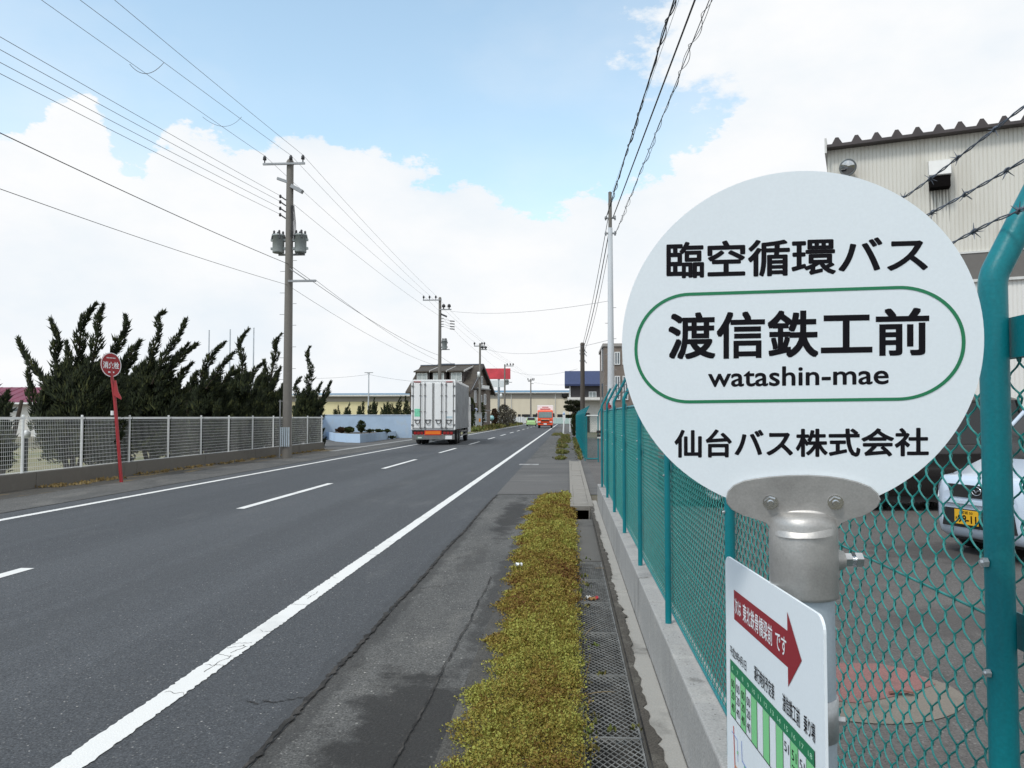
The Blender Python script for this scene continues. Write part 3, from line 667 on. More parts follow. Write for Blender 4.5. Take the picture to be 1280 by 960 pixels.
# cast bracket
OUT = [(907.5, 623), (910, 613), (917, 606), (930, 600.3), (945, 597.5), (962, 595.4), (985, 593.6), (1010, 593.2), (1035, 594.6), (1055, 597.5), (1073, 602), (1088, 608), (1097, 616), (1100.6, 624), (1097, 632), (1088, 639), (1078, 643.8),
       (1062, 648), (1052, 652.5), (1047, 659), (1045, 670), (1045, 690), (965, 690), (965, 670), (963.4, 660), (957, 652), (945, 648), (928, 643), (915, 636), (909, 629)]
mb = MB(); P3 = [sp(*p) for p in OUT]
S0 = [tuple(p + SN * .0012) for p in P3]; cen = sum(P3) / len(P3)
S1 = [tuple(p + SN * .0050) for p in P3]; S2 = [tuple(cen + (p - cen) * .985 + SN * .0066) for p in P3]
mb.loft([S0[::-1], S1[::-1], S2[::-1]], sm=False)
br = build('bracket', mb, m_cast, stop, bevel=.0012)
zt, zb_ = sp(1005, 654)[2] + .004, sp(1005, 744)[2]
mb = MB(); rs = .0388
prof = [(.0001, zt + .010), (.016, zt + .0095), (.027, zt + .0085), (.0335, zt + .0055), (.0372, zt + .001), (.0388, zt - .005), (rs, zb_ + .004), (rs - .0006, zb_ + .001), (rs - .003, zb_), (.0345, zb_)]
prof = prof[::-1]
mb.lathe([(r_, z) for r_, z in prof], (PX, PY, 0), n=56)
# swelling between plate and socket
lipc = sp(1004, 648); mb2 = MB()
for k in range(13):
    pass
sec = []
for j, (yy, half, out_) in enumerate(((634, 28, .004), (640, 33, .0075), (646, 37, .017), (652, 39, .027), (658, 40.5, .0345), (664, 41, .0375))):
    row = []
    for k in range(17):
        t = -1 + 2 * k / 16; row.append(tuple(sp(1005 + half * t, yy) + SN * (out_ * math.sqrt(max(0, 1 - abs(t) ** 2.6)) + .001)))
    sec.append(row)
mb.loft(sec, closed=False, caps=False)
build('socket', mb, m_cast, br)
mb = MB()
def stud(px, py):
    c = sp(px, py); mb.cyl(c + SN * .0066, c + SN * .0078, .0088, n=20); mb.cyl(c + SN * .0078, c + SN * .0132, .0073, .0070, 6, sm=False); mb.cyl(c + SN * .0132, c + SN * .0170, .0042, .0034, 14)
stud(963.5, 626.5); build('bolt', mb, m_chrome, br); mb = MB(); stud(1044, 626.5)
build('bolt', mb, m_chrome, br)
mb = MB(); sc = np.array([PX, PY, sp(1005, 700)[2]]); dr = rgt
mb.cyl(sc + dr * .034, sc + dr * .047, .0150, .0105, 18); build('boss', mb, m_cast, br)
mb = MB(); mb.cyl(sc + dr * .047, sc + dr * .0555, .0086, n=6, sm=False); mb.cyl(sc + dr * .0555, sc + dr * .060, .0045, n=12); mb.cyl(sc + dr * .060, sc + dr * .0685, .0095, .0092, 6, sm=False)
build('set_screw', mb, m_chrome, br)
mb = MB(); mb.cyl((PX, PY, .03), (PX, PY, zb_ + .02), .0338, n=40); build('pole', mb, m_tubepole, stop)
mb = MB(); mb.lathe([(.0, .155), (.10, .15), (.185, .115), (.205, .08), (.205, .034), (0, .034)][::-1], (PX, PY, 0), n=40); build('base_weight', mb, m_kerb, stop)
# timetable board, parallel to the kerb, on the road side of the pole
B3 = aD(1029, 772, .785); dA = ray(906.5, 693.5); A3 = EYE + dA * ((B3[2] - H) / dA[2])
bx = (B3 - A3); bx[2] = 0; BW = np.linalg.norm(bx); bx /= BW; bz = np.array([0, 0, 1.]); bn = np.cross(bx, bz); bn = bn if bn @ (EYE - A3) > 0 else -bn
def bp_(px, py, off=0.):
    r_ = ray(px, py); t = ((A3 + bn * off - EYE) @ bn) / (r_ @ bn); return EYE + r_ * t
def buv(px, py): p = bp_(px, py); return (p - A3) @ bx, (p - A3) @ bz
def bpt(a, b, off=0.): return tuple(A3 + bx * a + bz * b + bn * off)
BH = .46
def rrect(x0, y0, x1, y1, r, n=6):
    pts = []
    for cx, cy, a0 in ((x1 - r, y1 - r, 0), (x0 + r, y1 - r, 90), (x0 + r, y0 + r, 180), (x1 - r, y0 + r, 270)):
        for k in range(n + 1): a = R(a0 + 90 * k / n); pts.append((cx + r * math.cos(a), cy + r * math.sin(a)))
    return pts
mb = MB(); mb.prism(rrect(0, -BH, BW, 0, .016), -.003, 0, 0, lambda a, b, c: bpt(a, b, c))
board = build('timetable_board', mb, m_white, stop)
mb = MB(); L1 = .0005
def flat(pts, mi, lift=L1): mb.add([bpt(a, b, lift) for a, b in pts], [tuple(range(len(pts)))], mi)
def rect(a0, b0, a1, b1, mi, lift=L1): flat([(a0, b0), (a1, b0), (a1, b1), (a0, b1)], mi, lift)
tl, bl_ = buv(917.7, 736.2), buv(919, 773.8); te, th_ = buv(984.7, 789.3), buv(983.8, 766); tp, hb = buv(1002.6, 829.2), buv(987.6, 862.1)
yt, yb = (tl[1] + te[1]) / 2, (bl_[1] + buv(986.2, 835.9)[1]) / 2; xa, xh = tl[0], te[0]; ym = (yt + yb) / 2; hh = (th_[1] - hb[1]) / 2
flat([(xa, yb), (xh, yb), (xh, ym - hh), (tp[0], ym), (xh, ym + hh), (xh, yt), (xa, yt)], 0)
def btext(s, a0, b0, a1, b1, mi, dil=0., lift=.0008): lettering(mb, s, [bpt(a0, b1), bpt(a1, b1), bpt(a1, b0), bpt(a0, b0)], bn, dil, 6, mi=mi, lift=lift)
hgt = yt - yb; wd = xh - xa
btext("次は", xa + .02 * wd, ym - hgt * .27, xa + .16 * wd, ym + hgt * .27, 1, .012)
btext("東北鉄骨橋梁前", xa + .20 * wd, ym - hgt * .30, xa + .76 * wd, ym + hgt * .30, 1, .012)
btext("です", xa + .81 * wd, ym - hgt * .27, xa + .985 * wd, ym + hgt * .27, 1, .012)
g0, g1 = buv(913.3, 819.9), buv(913.9, 838.8); gr_ = buv(1019, 944)
GT, GB, GL, GR = (g0[1] + gr_[1]) / 2, (g1[1] + buv(1019, 960)[1]) / 2, g0[0], gr_[0]
t1, t2 = buv(912.6, 806.8), buv(933.4, 836); btext("平成29年4月1日", GL, GT + .006, t2[0], GT + .020, 2, .008)
t1, t2 = buv(943.3, 845), buv(968.7, 879); btext("運行時刻予定表", t1[0], GT + .007, t2[0], GT + .026, 2, .012)
t1, t2 = buv(978.9, 884), buv(1000.7, 916); btext("渡信鉄工前", t1[0], GT + .007, t2[0], GT + .027, 2, .012)
t1, t2 = buv(1005.5, 913), buv(1019, 940); btext("乗り場", t1[0], GT + .008, t2[0] + .002, GT + .027, 2, .012)
rect(GL, GB, GR, GT, 3)
TBm = buv(915.6, 894.2)[1]; cw = (GR - GL) / 13
times = ["00 20 40", "00 20 40", "00 20 40", "00 20 40", "", "", "", "", "", "51", "51 27", "51", "51 27"]
for k in range(13):
    x0 = GL + k * cw
    if k % 2 == 0: rect(x0, TBm, x0 + cw, GB - .0004, 4)
    btext(str(k + 6), x0 + cw * (.36 if k < 4 else .26), GB + .005, x0 + cw * (.64 if k < 4 else .74), GT - .006, 5, .0)
    rect(x0 - .0004, TBm, x0 + .0004, GB, 2, .0007)
    for j, t in enumerate(times[k].split()):
        yy = GB - .008 - j * .016; btext(t, x0 + cw * .2, yy - .011, x0 + cw * .8, yy, 2, .0)
rect(GL - .0006, TBm - .0006, GR + .0006, TBm + .0006, 2, .0009); rect(GR - .0004, TBm, GR + .0006, GT, 2, .0009); rect(GL - .0008, TBm, GL, GT, 2, .0007)
# route map under the table
def line(pts, w, mi, lift):
    for (x0, y0), (x1, y1) in zip(pts[:-1], pts[1:]):
        dx, dy = x1 - x0, y1 - y0; l = math.hypot(dx, dy); nx, ny = -dy / l * w / 2, dx / l * w / 2
        flat([(x0 + nx, y0 + ny), (x0 - nx, y0 - ny), (x1 - nx, y1 - ny), (x1 + nx, y1 + ny)], mi, lift)
my = TBm - .012
line([(GL + .012, my), (GL + .018, my - .06), (GL + .02, my - .16)], .0035, 6, .0006)
line([(GL + .018, my - .05), (GL + .10, my - .055), (GL + .2, my - .04), (GL + .3, my - .05)], .0022, 7, .0009)
line([(GL + .05, my - .005), (GL + .052, my - .03), (GL + .085, my - .034)], .0018, 8, .0008); line([(GL + .004, my - .01), (GL + .03, my - .012), (GL + .032, my - .04)], .0012, 8, .0007)
for k in range(9): rect(GL + .03 + .032 * k, my - .030 - .006 * (k % 3), GL + .034 + .032 * k, my - .026 - .006 * (k % 3), 4, .0011)
build('print', mb, [m_redp, m_wprint, m_black, m_green, m_palegreen, mat('mint print', (.45, .80, .55), .5), mat('route red', (.6, .12, .1), .5), mat('route orange', (.7, .3, .12), .5), mat('route blue', (.2, .3, .65), .5)], board)
for z in (aD(1041, 897, .93)[2], A3[2] - .36):
    mb = MB(); mb.lathe([(.0340, z - .024), (.0362, z - .0235), (.0362, z + .0235), (.0340, z + .024)], (PX, PY, 0), n=36)
    t = sc.copy(); t[2] = z - .004; v = rgt - fwd * .25; v /= np.linalg.norm(v)
    mb.cyl(t + v * .035, t + v * .043, .0055, n=6, sm=False)
    build('clamp', mb, m_galv, stop)

# litter
p = gp(649, 705, .09); mb = MB()
for k in range(3): mb.add([(p[0] + random.uniform(-.02, .02), p[1] + random.uniform(-.02, .02), .085 + random.uniform(0, .02)) for _ in range(4)], [(0, 1, 2), (0, 2, 3)])
mb = MB(); n = 7
V = [(p[0] + .045 * (i / n - .5) * 2 * 1.0, p[1] + .04 * (j / n - .5) * 2, .088 + .012 * math.sin(i * 1.7 + j) + .008 * math.cos(j * 2.3)) for i in range(n) for j in range(n)]
mb.add(V, [(i * n + j, (i + 1) * n + j, (i + 1) * n + j + 1, i * n + j + 1) for i in range(n - 1) for j in range(n - 1)], sm=False)
tag(build('paper_scrap', mb, m_wprint), 'crumpled white paper scrap lying on the weeds', 'litter')
p = gp(741, 749, ZG); lt = thing('crushed_wrapper', 'crushed red, white and brown wrapper on the steel gutter grating', 'litter', (p[0], p[1], ZG + .003))
for nm, dx, dy, sx, sy, c in (('foil', -.04, .01, .05, .05, (.6, .6, .58)), ('printed_flap', .035, .0, .03, .05, (.55, .05, .07)), ('brown_card', -.01, -.04, .07, .03, (.30, .16, .05))):
    mb = MB(); n = 6
    V = [(dx + sx * (i / (n - 1) - .5), dy + sy * (j / (n - 1) - .5), .012 + .012 * math.sin(i * 2.1 + j * 1.3) + .006 * math.cos(j * 3 + i)) for i in range(n) for j in range(n)]
    mb.add(V, [(i * n + j, (i + 1) * n + j, (i + 1) * n + j + 1, i * n + j + 1) for i in range(n - 1) for j in range(n - 1)])
    build(nm, mb, mat('wrapper ' + nm, c, .5), lt, local=True)
for k, (px, py, L, a, lab) in enumerate(((752, 712, .16, -.6, 'short dry stick lying across the far gutter grating'), (738, 790, .22, 1.2, 'pale curved dry stalk on the nearest gutter grating'), (748, 870, .2, .2, 'bent straw stalk resting on a gutter grating near the kerb'))):
    p = gp(px, py, ZG); mb = MB(); mb.tube([(p[0] + (t - .5) * L * math.cos(a), p[1] + (t - .5) * L * math.sin(a) + .03 * math.sin(t * 3), ZG + .006 + .012 * t) for t in (0, .25, .5, .75, 1)], [.0035, .003, .003, .0025, .001], 5)
    tag(build('twig' if k == 0 else 'stalk', mb, mat('straw twig', (.30, .23, .13), .8)), lab, 'twig')
p = gp(1127, 871); mb = MB(); mb.loft([[(p[0] - .07 + .14 * t + a * .2, p[1] + a, .016 + .012 * math.sin(t * 3) + abs(a) * .3) for a in (-.018, 0, .018)] for t in (0, .3, .6, 1)], closed=False, caps=False)
tag(build('dead_leaf', mb, mat('dead leaf', (.14, .05, .03), .7)), 'curled brown dead leaf on the painted ground patch behind the fence', 'leaf')

# ================================================================== FAR SIDE: WHITE FENCE, TREES, HYDRANT SIGN
m_whitep = mat('white coated steel', (.74, .76, .76), .5, .1, var=.06, scale=4)
LX = -11.98
mb = MB(); y = -8.
while y < 38.4:
    y1 = min(y + 4.2, 38.4); mb.b2((LX - .08, y + .006, -.2), (LX + .10, y1 - .006, .36 + random.uniform(-.006, .006))); y = y1
tag(build('low_wall', mb, conc('old base wall', (.14, .132, .118), .55, 1.1), bevel=.012), 'long weathered low concrete wall under the white mesh fence across the road', 'wall')
fr = thing('mesh_fence', 'long white wire mesh fence on the weathered wall in front of the dark trees', 'fence', (LX, 0, .36))
Ys = [aX(px, 560, LX)[1] for px in (28, 101, 162, 211, 252, 286.5, 316, 343, 365.5, 386, 402)]
st = (Ys[-1] - Ys[0]) / 10; Y0 = Ys[0]
pm = None; HF = 1.25
pan = MB(); rw = .0032
for k in range(14):
    z = .03 + k * .0925; pan.box((0, st / 2, z), (rw * 2, st - .05, rw * 2.1))
for z in (HF - .03, HF - .055): pan.box((.02, st / 2, z), (rw * 2, st - .05, rw * 2))
for k in range(1, 34):
    y = .025 + k * (st - .05) / 34; pan.box((.006, y, HF / 2), (.0030, .0030, HF - .06))
pan.box((.045, st / 2, HF - .045), (.0035, st - .05, .05))
pan.box((.022, st / 2, .02), (.05, st - .05, .004))
pme = None
for k in range(-6, 11):
    y = Y0 + k * st
    if pm is None:
        mb = MB(); mb.cyl((0, 0, -.05), (0, 0, HF + .02), .030, n=12); mb.cyl((0, 0, HF + .02), (0, 0, HF + .035), .032, .02, 12); o = build('post', mb, m_whitep, fr, local=True); pm = o.data
    else: o = bpy.data.objects.new('post', pm); COL.objects.link(o); o.parent = fr
    o.location = (.0, y, 0)
    if k < 10:
        if pme is None: o = build('mesh_panel', pan, m_whitep, fr, local=True); pme = o.data
        else: o = bpy.data.objects.new('mesh_panel', pme); COL.objects.link(o); o.parent = fr
        o.location = (.035, y, 0)

m_jun = leafmat('juniper needles', (.006, .010, .005), (.019, .028, .010), (.060, .066, .022), rough=.8)  # third tone paints the olive highlights
m_bark = mat('juniper bark', (.05, .038, .028), .9, var=.3, scale=5, bump=.5, bscale=25, stretch=(1, 1, .3))
def plume(P, r0, dens=230, tuft=.15, twist=0.):
    """One flame shaped branch: returns foliage tufts along the curve P (numpy n x 3) and the dark stem inside."""
    P = np.asarray(P, float); t = np.linspace(0, 1, len(P)); L = np.linalg.norm(np.diff(P, axis=0), axis=1).sum()
    n = max(30, int(dens * L)); s = rng.random(n) ** .9
    c = np.stack([np.interp(s, t, P[:, i]) for i in range(3)], 1)
    e = .04; dirs = np.stack([np.interp(np.minimum(s + e, 1), t, P[:, i]) - np.interp(np.maximum(s - e, 0), t, P[:, i]) for i in range(3)], 1); dirs /= np.linalg.norm(dirs, axis=1)[:, None] + 1e-9
    lump = 1 + .38 * np.sin(s * L * 9 + twist) + .2 * np.sin(s * L * 21 + 2 * twist)
    rad = r0 * ((1 - s) ** .75 * .95 + .05) * lump
    th = rng.uniform(0, 2 * np.pi, n); a = np.cross(dirs, [.3, .9, .2]); a /= np.linalg.norm(a, axis=1)[:, None]; b = np.cross(dirs, a)
    ro = a * np.cos(th)[:, None] + b * np.sin(th)[:, None]
    base = c + ro * (rad * rng.uniform(.35, .95, n))[:, None]
    d = dirs * .8 + ro * rng.uniform(.3, 1.0, n)[:, None] + np.array([.12, 0, .30]) + rng.normal(0, .16, (n, 3)); d /= np.linalg.norm(d, axis=1)[:, None]
    ln = tuft * rng.uniform(.45, 1.25, n) * (1 - .35 * s) * np.where(rng.random(n) < .14, 1.7, 1); w = ln * rng.uniform(.11, .22, n)
    u = np.cross(d, rng.normal(0, 1, (n, 3))); u /= np.linalg.norm(u, axis=1)[:, None]; v = np.cross(d, u)
    V = np.empty((n, 4, 3)); V[:, 3] = base + d * ln[:, None]
    for k in range(3):
        q = 2 * np.pi * k / 3; V[:, k] = base + (u * math.cos(q) + v * math.sin(q)) * w[:, None]
    F = (np.arange(n)[:, None, None] * 4 + np.array([[0, 1, 3], [1, 2, 3], [2, 0, 3]])).reshape(-1, 3)
    lit = np.clip(.38 + .28 * rng.normal(0, 1, n) + .18 * np.sin(s * L * 9 + twist), 0, 1)  # bulges tinted lighter, hollows darker: highlights put into the needle colour
    return V.reshape(-1, 3), F, np.repeat(lit, 3)
def juniper(label, cx_px, Y, spires, span, inner, yb_=572, ybase=470, group='wind swept junipers behind the white fence', dens=460, tuft=.135, r_in=.31, dep=.8, gz=0.):
    Y = aX(cx_px, 540, -13.55)[1]; c = aY(cx_px, 540, Y); root = thing('juniper_tree', label, 'tree', (c[0], Y, gz), group=group)
    Vs, Fs, Ts = [], [], []; o = 0
    def put(P, r, **k):
        nonlocal o
        V, F, t = plume(P, r, dens=dens, tuft=tuft, **k); Vs.append(V); Fs.append(F + o); Ts.append(t); o += len(V)
    def curve(pix, dy):
        K = [aY(x, y, Y + dy * (1 - i / len(pix)) * .3 + dy * .7) for i, (x, y) in enumerate(pix)]
        K = np.array(K); t = np.linspace(0, 1, len(K)); tt = np.linspace(0, 1, 18)
        if len(K) > 2:
            # smooth through the points
            from_ = np.array([np.interp(tt, t, K[:, i]) for i in range(3)]).T
            for _ in range(2): from_[1:-1] = (from_[:-2] + from_[1:-1] * 2 + from_[2:]) / 4
            return from_
        return np.array([np.interp(tt, t, K[:, i]) for i in range(3)]).T
    trunk = MB()
    for pix, r in spires:
        dy = rng.uniform(-.5, .5); P = curve(pix[::-1], dy); put(P, r, twist=rng.uniform(0, 6)); trunk.tube(P[:-2], np.linspace(.045, .012, 16), 5)
    for _ in range(inner):
        x0 = cx_px + rng.uniform(-.32, .32) * (span[1] - span[0]); y0 = rng.uniform(500, yb_)
        x1 = rng.uniform(span[0], span[1]); f = 1 - abs((x1 - (span[0] + span[1]) / 2) / ((span[1] - span[0]) / 2)) ** 2
        y1 = ybase + (1 - f) * 34 + rng.uniform(0, 1) ** 1.3 * (yb_ - ybase) * .74
        x0 = x0 * .45 + (x1 - 6) * .55
        dy = rng.uniform(-dep, dep)
        P = curve([(x0, min(yb_, y1 + rng.uniform(24, 52))), ((x0 + x1) / 2 + rng.uniform(-6, 2), y1 + 18), (x1, y1)], dy); put(P, r_in * rng.uniform(.75, 1.2), twist=rng.uniform(0, 6))
    npmesh('crown', np.concatenate(Vs), np.concatenate(Fs), m_jun, root, tint=np.concatenate(Ts))
    g0 = np.array([c[0], Y, gz]); tp = aY(cx_px, 500, Y)
    for k in range(3):
        e = tp + np.array([(k - 1) * .45, (k - 1) * .3, 0]); trunk.tube([g0 + np.array([.09 * (k - 1), 0, -.05]), g0 * .5 + e * .5 + np.array([.1 * (k - 1), 0, 0]), e], [.08, .06, .04], 8)
    build('trunk', trunk, m_bark, root)
juniper('dark wind swept juniper with the widest spread, behind the red hydrant sign', 92, 20.6, [
    ([(22, 422), (30, 444), (45, 462), (62, 486), (80, 505)], .17), ([(35, 462), (38, 485), (45, 515), (52, 545)], .20), ([(63, 400), (70, 415), (73, 428), (68, 440), (74, 470)], .16), ([(83, 427), (85, 445), (88, 470)], .12),
    ([(121, 379), (108, 393), (101, 408), (100, 432), (98, 455), (100, 480)], .22), ([(129, 381), (121, 400), (123, 420), (118, 440), (112, 470)], .20), ([(156, 394), (159, 410), (150, 428), (140, 444), (126, 475)], .19),
    ([(176, 426), (168, 437), (155, 452), (140, 478)], .17), ([(170, 448), (155, 462), (140, 490)], .15)], (50, 160), 136, ybase=444)
juniper('dark juniper with two tall plumes leaning right, next after the hydrant sign', 190, 23.2, [
    ([(206, 389), (195, 396), (201, 414), (192, 436), (187, 452), (180, 480)], .20), ([(233, 398), (226, 415), (213, 435), (201, 455), (190, 480)], .19), ([(246, 430), (233, 440), (216, 456), (200, 480)], .17), ([(236, 429), (220, 448), (205, 470)], .17),
    ([(241, 454), (228, 466), (212, 485)], .14)], (140, 240), 119, yb_=565, ybase=452)
juniper('low dark juniper with short raking tips between two taller ones', 252, 25.8, [
    ([(282, 427), (268, 440), (260, 452), (250, 472)], .20), ([(293, 440), (281, 452), (270, 468), (258, 486)], .18), ([(300, 462), (285, 470), (270, 490)], .15), ([(246, 464), (240, 475), (238, 490)], .14)], (222, 296), 93, yb_=562, ybase=464)
juniper('dark juniper with one thin S shaped plume, left of the grey concrete pole', 300, 28.4, [
    ([(311, 411), (302, 422), (297, 432), (304, 446), (303, 465), (298, 485)], .20), ([(331, 452), (320, 461), (308, 475), (300, 490)], .17), ([(291, 459), (286, 470), (286, 488)], .14), ([(318, 468), (308, 480), (300, 500)], .15)], (268, 332), 93, yb_=560, ybase=462)
juniper('dark juniper with a hooked plume close against the grey concrete pole', 338, 31.2, [
    ([(352, 417), (343, 428), (345, 440), (342, 455), (338, 478)], .22), ([(351, 459), (345, 470), (338, 490)], .16), ([(330, 450), (332, 465), (333, 490)], .15)], (312, 362), 76, yb_=558, ybase=460)
juniper('small dark juniper standing alone right of the grey concrete pole', 386, 34.6, [
    ([(387, 433), (383, 445), (390, 462), (386, 475), (385, 495)], .24), ([(414, 476), (407, 492), (398, 508)], .22), ([(412, 490), (402, 504), (392, 515)], .20), ([(377, 471), (368, 482), (374, 500)], .17), ([(402, 478), (396, 490), (390, 505)], .18)], (364, 408), 68, yb_=553, ybase=484, r_in=.26)
juniper('small ragged juniper at the left edge in front of the red roofed building', -6, 22.5, [
    ([(10, 489), (4, 505), (-2, 525)], .15), ([(13, 505), (8, 518), (0, 535)], .15), ([(-6, 480), (-8, 500), (-8, 530)], .2)], (-26, 12), 26, yb_=570, ybase=505)

# hydrant sign
m_redm = mat('red painted steel', (.31, .011, .018), .42, 0, var=.12, scale=5, coat=.2)
hb_ = gp(152, 603); hy = thing('hydrant_sign', 'round red fire hydrant sign with white Japanese characters on a leaning red post', 'sign', (hb_[0], hb_[1], 0))
top = aY(138, 456, hb_[1]); mid = aY(143.5, 500, hb_[1]); hp = np.array([hb_[0], hb_[1], 0])
mb = MB(); mb.tube([hp + np.array([0, 0, -.05]), mid, aY(136.5, 444, hb_[1])], [.042, .040, .036], 12); build('post', mb, m_redm, hy)
dn = np.array([.95, -.31, 0]); da = np.array([.31, .95, 0.]); dc = top + dn * .05 + np.array([-.02, 0, 0.]); up_ = np.array([-.03, 0, 1.])
def dp(a, b, c=0.): return tuple(dc + da * a + up_ * b + dn * c)
mb = MB(); rr = .30; ring = [(rr * math.cos(2 * math.pi * k / 40), rr * math.sin(2 * math.pi * k / 40)) for k in range(40)]
mb.prism(ring, -.012, 0, 0, dp); sb = build('sign_disc', mb, m_redm, hy)
mb = MB()
n = 40; mb.add([dp(a * 1.0, b * 1.0, .002) for a, b in ring] + [dp(a * .93, b * .93, .002) for a, b in ring], [(k, (k + 1) % n, n + (k + 1) % n, n + k) for k in range(n)])
build('rim', mb, m_wprint, sb); mb = MB()
lettering(mb, "消火栓", [dp(-.235, .075), dp(.235, .075), dp(.235, -.095), dp(-.235, -.095)], dn, .03, 6, lift=.002)
build('lettering', mb, m_wprint, sb); mb = MB(); mb.add([dp(-.09, -.20, .002), dp(.09, -.20, .002), dp(.09, -.165, .002), dp(-.09, -.165, .002)], [(0, 1, 2, 3)])
build('stripe', mb, m_wprint, sb); mb = MB()
for k in range(6): mb.add([dp(-.13 + k * .045, .155, .002), dp(-.10 + k * .045, .155, .002), dp(-.10 + k * .045, .18, .002), dp(-.13 + k * .045, .18, .002)], [(0, 1, 2, 3)])
build('lettering', mb, m_wprint, sb)
mb = MB(); q = aY(147, 497, hb_[1]); mb.prism([(-.07, .05), (.12, -.05), (.12, .0), (.04, .14), (-.02, .42), (-.06, .42)], -.012, .012, 0, lambda a, b, c: (q[0] + a, q[1] + c - .045, q[2] + b)); build('arrow_plate', mb, m_redm, hy)
mb = MB(); q = aY(141, 516, hb_[1]); mb.cyl(q + np.array([0, 0, -.06]), q + np.array([0, 0, .05]), .05, n=14); build('reflector_band', mb, m_whitep, hy)
# little lamp on the lawn, flag poles
q = aY(33, 545, 21.5); gl = thing('garden_lamp', 'small white garden lamp on the lawn behind the white fence', 'lamp', (q[0], q[1], 0))
mb = MB(); mb.cyl((0, 0, 0), (0, 0, q[2] - .06), .05, n=12); build('post', mb, mat('dark metal', (.04, .045, .05), .5), gl, local=True)
mb = MB(); mb.lathe([(.02, q[2] - .06), (.10, q[2] - .05), (.11, q[2] + .10), (.02, q[2] + .16)], n=16); build('lamp_shade', mb, m_whitep, gl, local=True)
m_alu = mat('aluminium pole', (.52, .56, .60), .4, .5, var=.05)
for (px, py, lab) in ((261.5, 414, 'thin aluminium flag pole behind the trees, leftmost of the three and shortest'), (287.8, 413, 'thin aluminium flag pole behind the trees, middle one of the three'), (317.3, 411, 'thin aluminium flag pole behind the trees, rightmost of the three')):
    q = aY(px, py, 52); f = thing('flag_pole', lab, 'flag pole', (q[0], q[1], 0), group='flag poles on the lawn behind the trees')
    mb = MB(); mb.cyl((0, 0, 0), (0, 0, q[2]), .055, .04, 10); build('pole', mb, m_alu, f, local=True)
    mb = MB(); mb.lathe([(.0, q[2] + .10), (.06, q[2] + .05), (.0, q[2])][::-1], n=10); build('finial', mb, m_alu, f, local=True)

# ================================================================== UTILITY POLES AND WIRES
m_iron = mat('pole hardware', (.30, .31, .32), .5, .6, var=.12)
m_porc = mat('dark porcelain', (.05, .05, .055), .3, var=.1)
m_tran = mat('transformer paint', (.27, .30, .30), .45, .1, var=.12, scale=6)
m_cable = mat('black cable', (.012, .013, .016), .5, var=.1)
m_fine = mat('grey conductor', (.16, .17, .19), .5, .3, var=.1)
def pole_root(label, x, y, h, m=m_pole, r0=.19, r1=.115, name='utility_pole', n=16):
    r = thing(name, label, 'utility pole', (x, y, 0)); mb = MB(); mb.cyl((0, 0, -.1), (0, 0, h), r0, r1, n); mb.lathe([(0, h + .12), (r1 * .7, h + .11), (r1 * 1.08, h + .02), (r1 * 1.08, h - .10)][::-1], n=n)
    build('shaft', mb, m, r, local=True); return r
def insul(root, p, r=.07, h=.24):
    mb = MB(); x, y, z = p; mb.cyl((x, y, z), (x, y, z + h * .4), r * .35, n=8); mb.lathe([(r * .5, z + h * .35), (r, z + h * .42), (r * .85, z + h * .65), (r * .95, z + h * .72), (r * .5, z + h), (.001, z + h)], (x, y, 0), n=12)
    build('insulator', mb, m_porc, root, local=True)
def arm(root, x0, x1, y, z, s=.075, nm='crossarm'):
    mb = MB(); mb.b2((x0, y - s / 2, z - s / 2), (x1, y + s / 2, z + s / 2)); mb.cyl((0, y, z - .02), (0, 0, z - .02), .03, n=6); build(nm, mb, m_iron, root, local=True)
def transformer(root, x, z, r=.27, h=.85, y=0.):
    mb = MB(); mb.lathe([(.001, z - h / 2), (r * .96, z - h / 2), (r, z - h / 2 + .04), (r, z + h * .34), (r * 1.12, z + h * .35), (r * 1.12, z + h * .41), (r * .95, z + h * .45), (.001, z + h * .5)], (x, y, 0), n=22)
    for sz in (-.30, .14):
        for sx in (-1, 1): mb.b2((x + sx * r - .07, y - .05, z + h * sz - .03), (x + sx * r + .07, y + .05, z + h * sz + .06))
    t = build('transformer', mb, m_tran, root, local=True)
    for k in range(4):
        a = k * 1.57 + .5; mb = MB(); mb.lathe([(.02, z + h * .40), (.055, z + h * .46), (.04, z + h * .55), (.05, z + h * .6), (.001, z + h * .66)], (x + r * .75 * math.cos(a), y + r * .75 * math.sin(a), 0), n=8); mb.cyl((x + r * .95 * math.cos(a), y + r * .95 * math.sin(a), z + h * .45), (x + r * 1.12 * math.cos(a), y + r * 1.12 * math.sin(a), z + h * .2), .035, n=6); build('bushing', mb, m_porc, t, local=True)
    mb = MB(); mb.b2((min(0, x), y - .04, z - h * .36), (max(0, x), y + .04, z - h * .28)); mb.b2((min(0, x), y - .04, z + h * .10), (max(0, x), y + .04, z + h * .17)); mb.cyl((0, y, z - h * .7), (x, y, z - h * .42), .025, n=6); build('hanger', mb, m_iron, root, local=True)
p1 = gp(358.5, 573); X1, Y1 = p1[0], p1[1]
def zpix(py, Y, px): return aY(px, py, Y)[2]
Z = lambda py: zpix(py, Y1, 357)
P1 = pole_root('tall grey concrete utility pole with two transformers, beside the trees across the road', X1, Y1, Z(203), r0=.182, r1=.132)
arm(P1, aY(331, 205, Y1)[0] - X1, aY(383, 205, Y1)[0] - X1, -.18, Z(206.5))
HV = [aY(px, 206, Y1)[0] - X1 for px in (333, 365.5, 380.5)]
for x in HV: insul(P1, (x, -.18, Z(205)), .075, .28)
mb = MB(); mb.box((-.25, -.05, Z(226)), (.5, .12, .1), ry=.35); mb.box((.3, -.05, Z(237)), (.5, .22, .14), ry=.5); build('cutout_switch', mb, m_iron, P1, local=True)
LVZ = [Z(y) for y in (247, 254, 262, 270)]
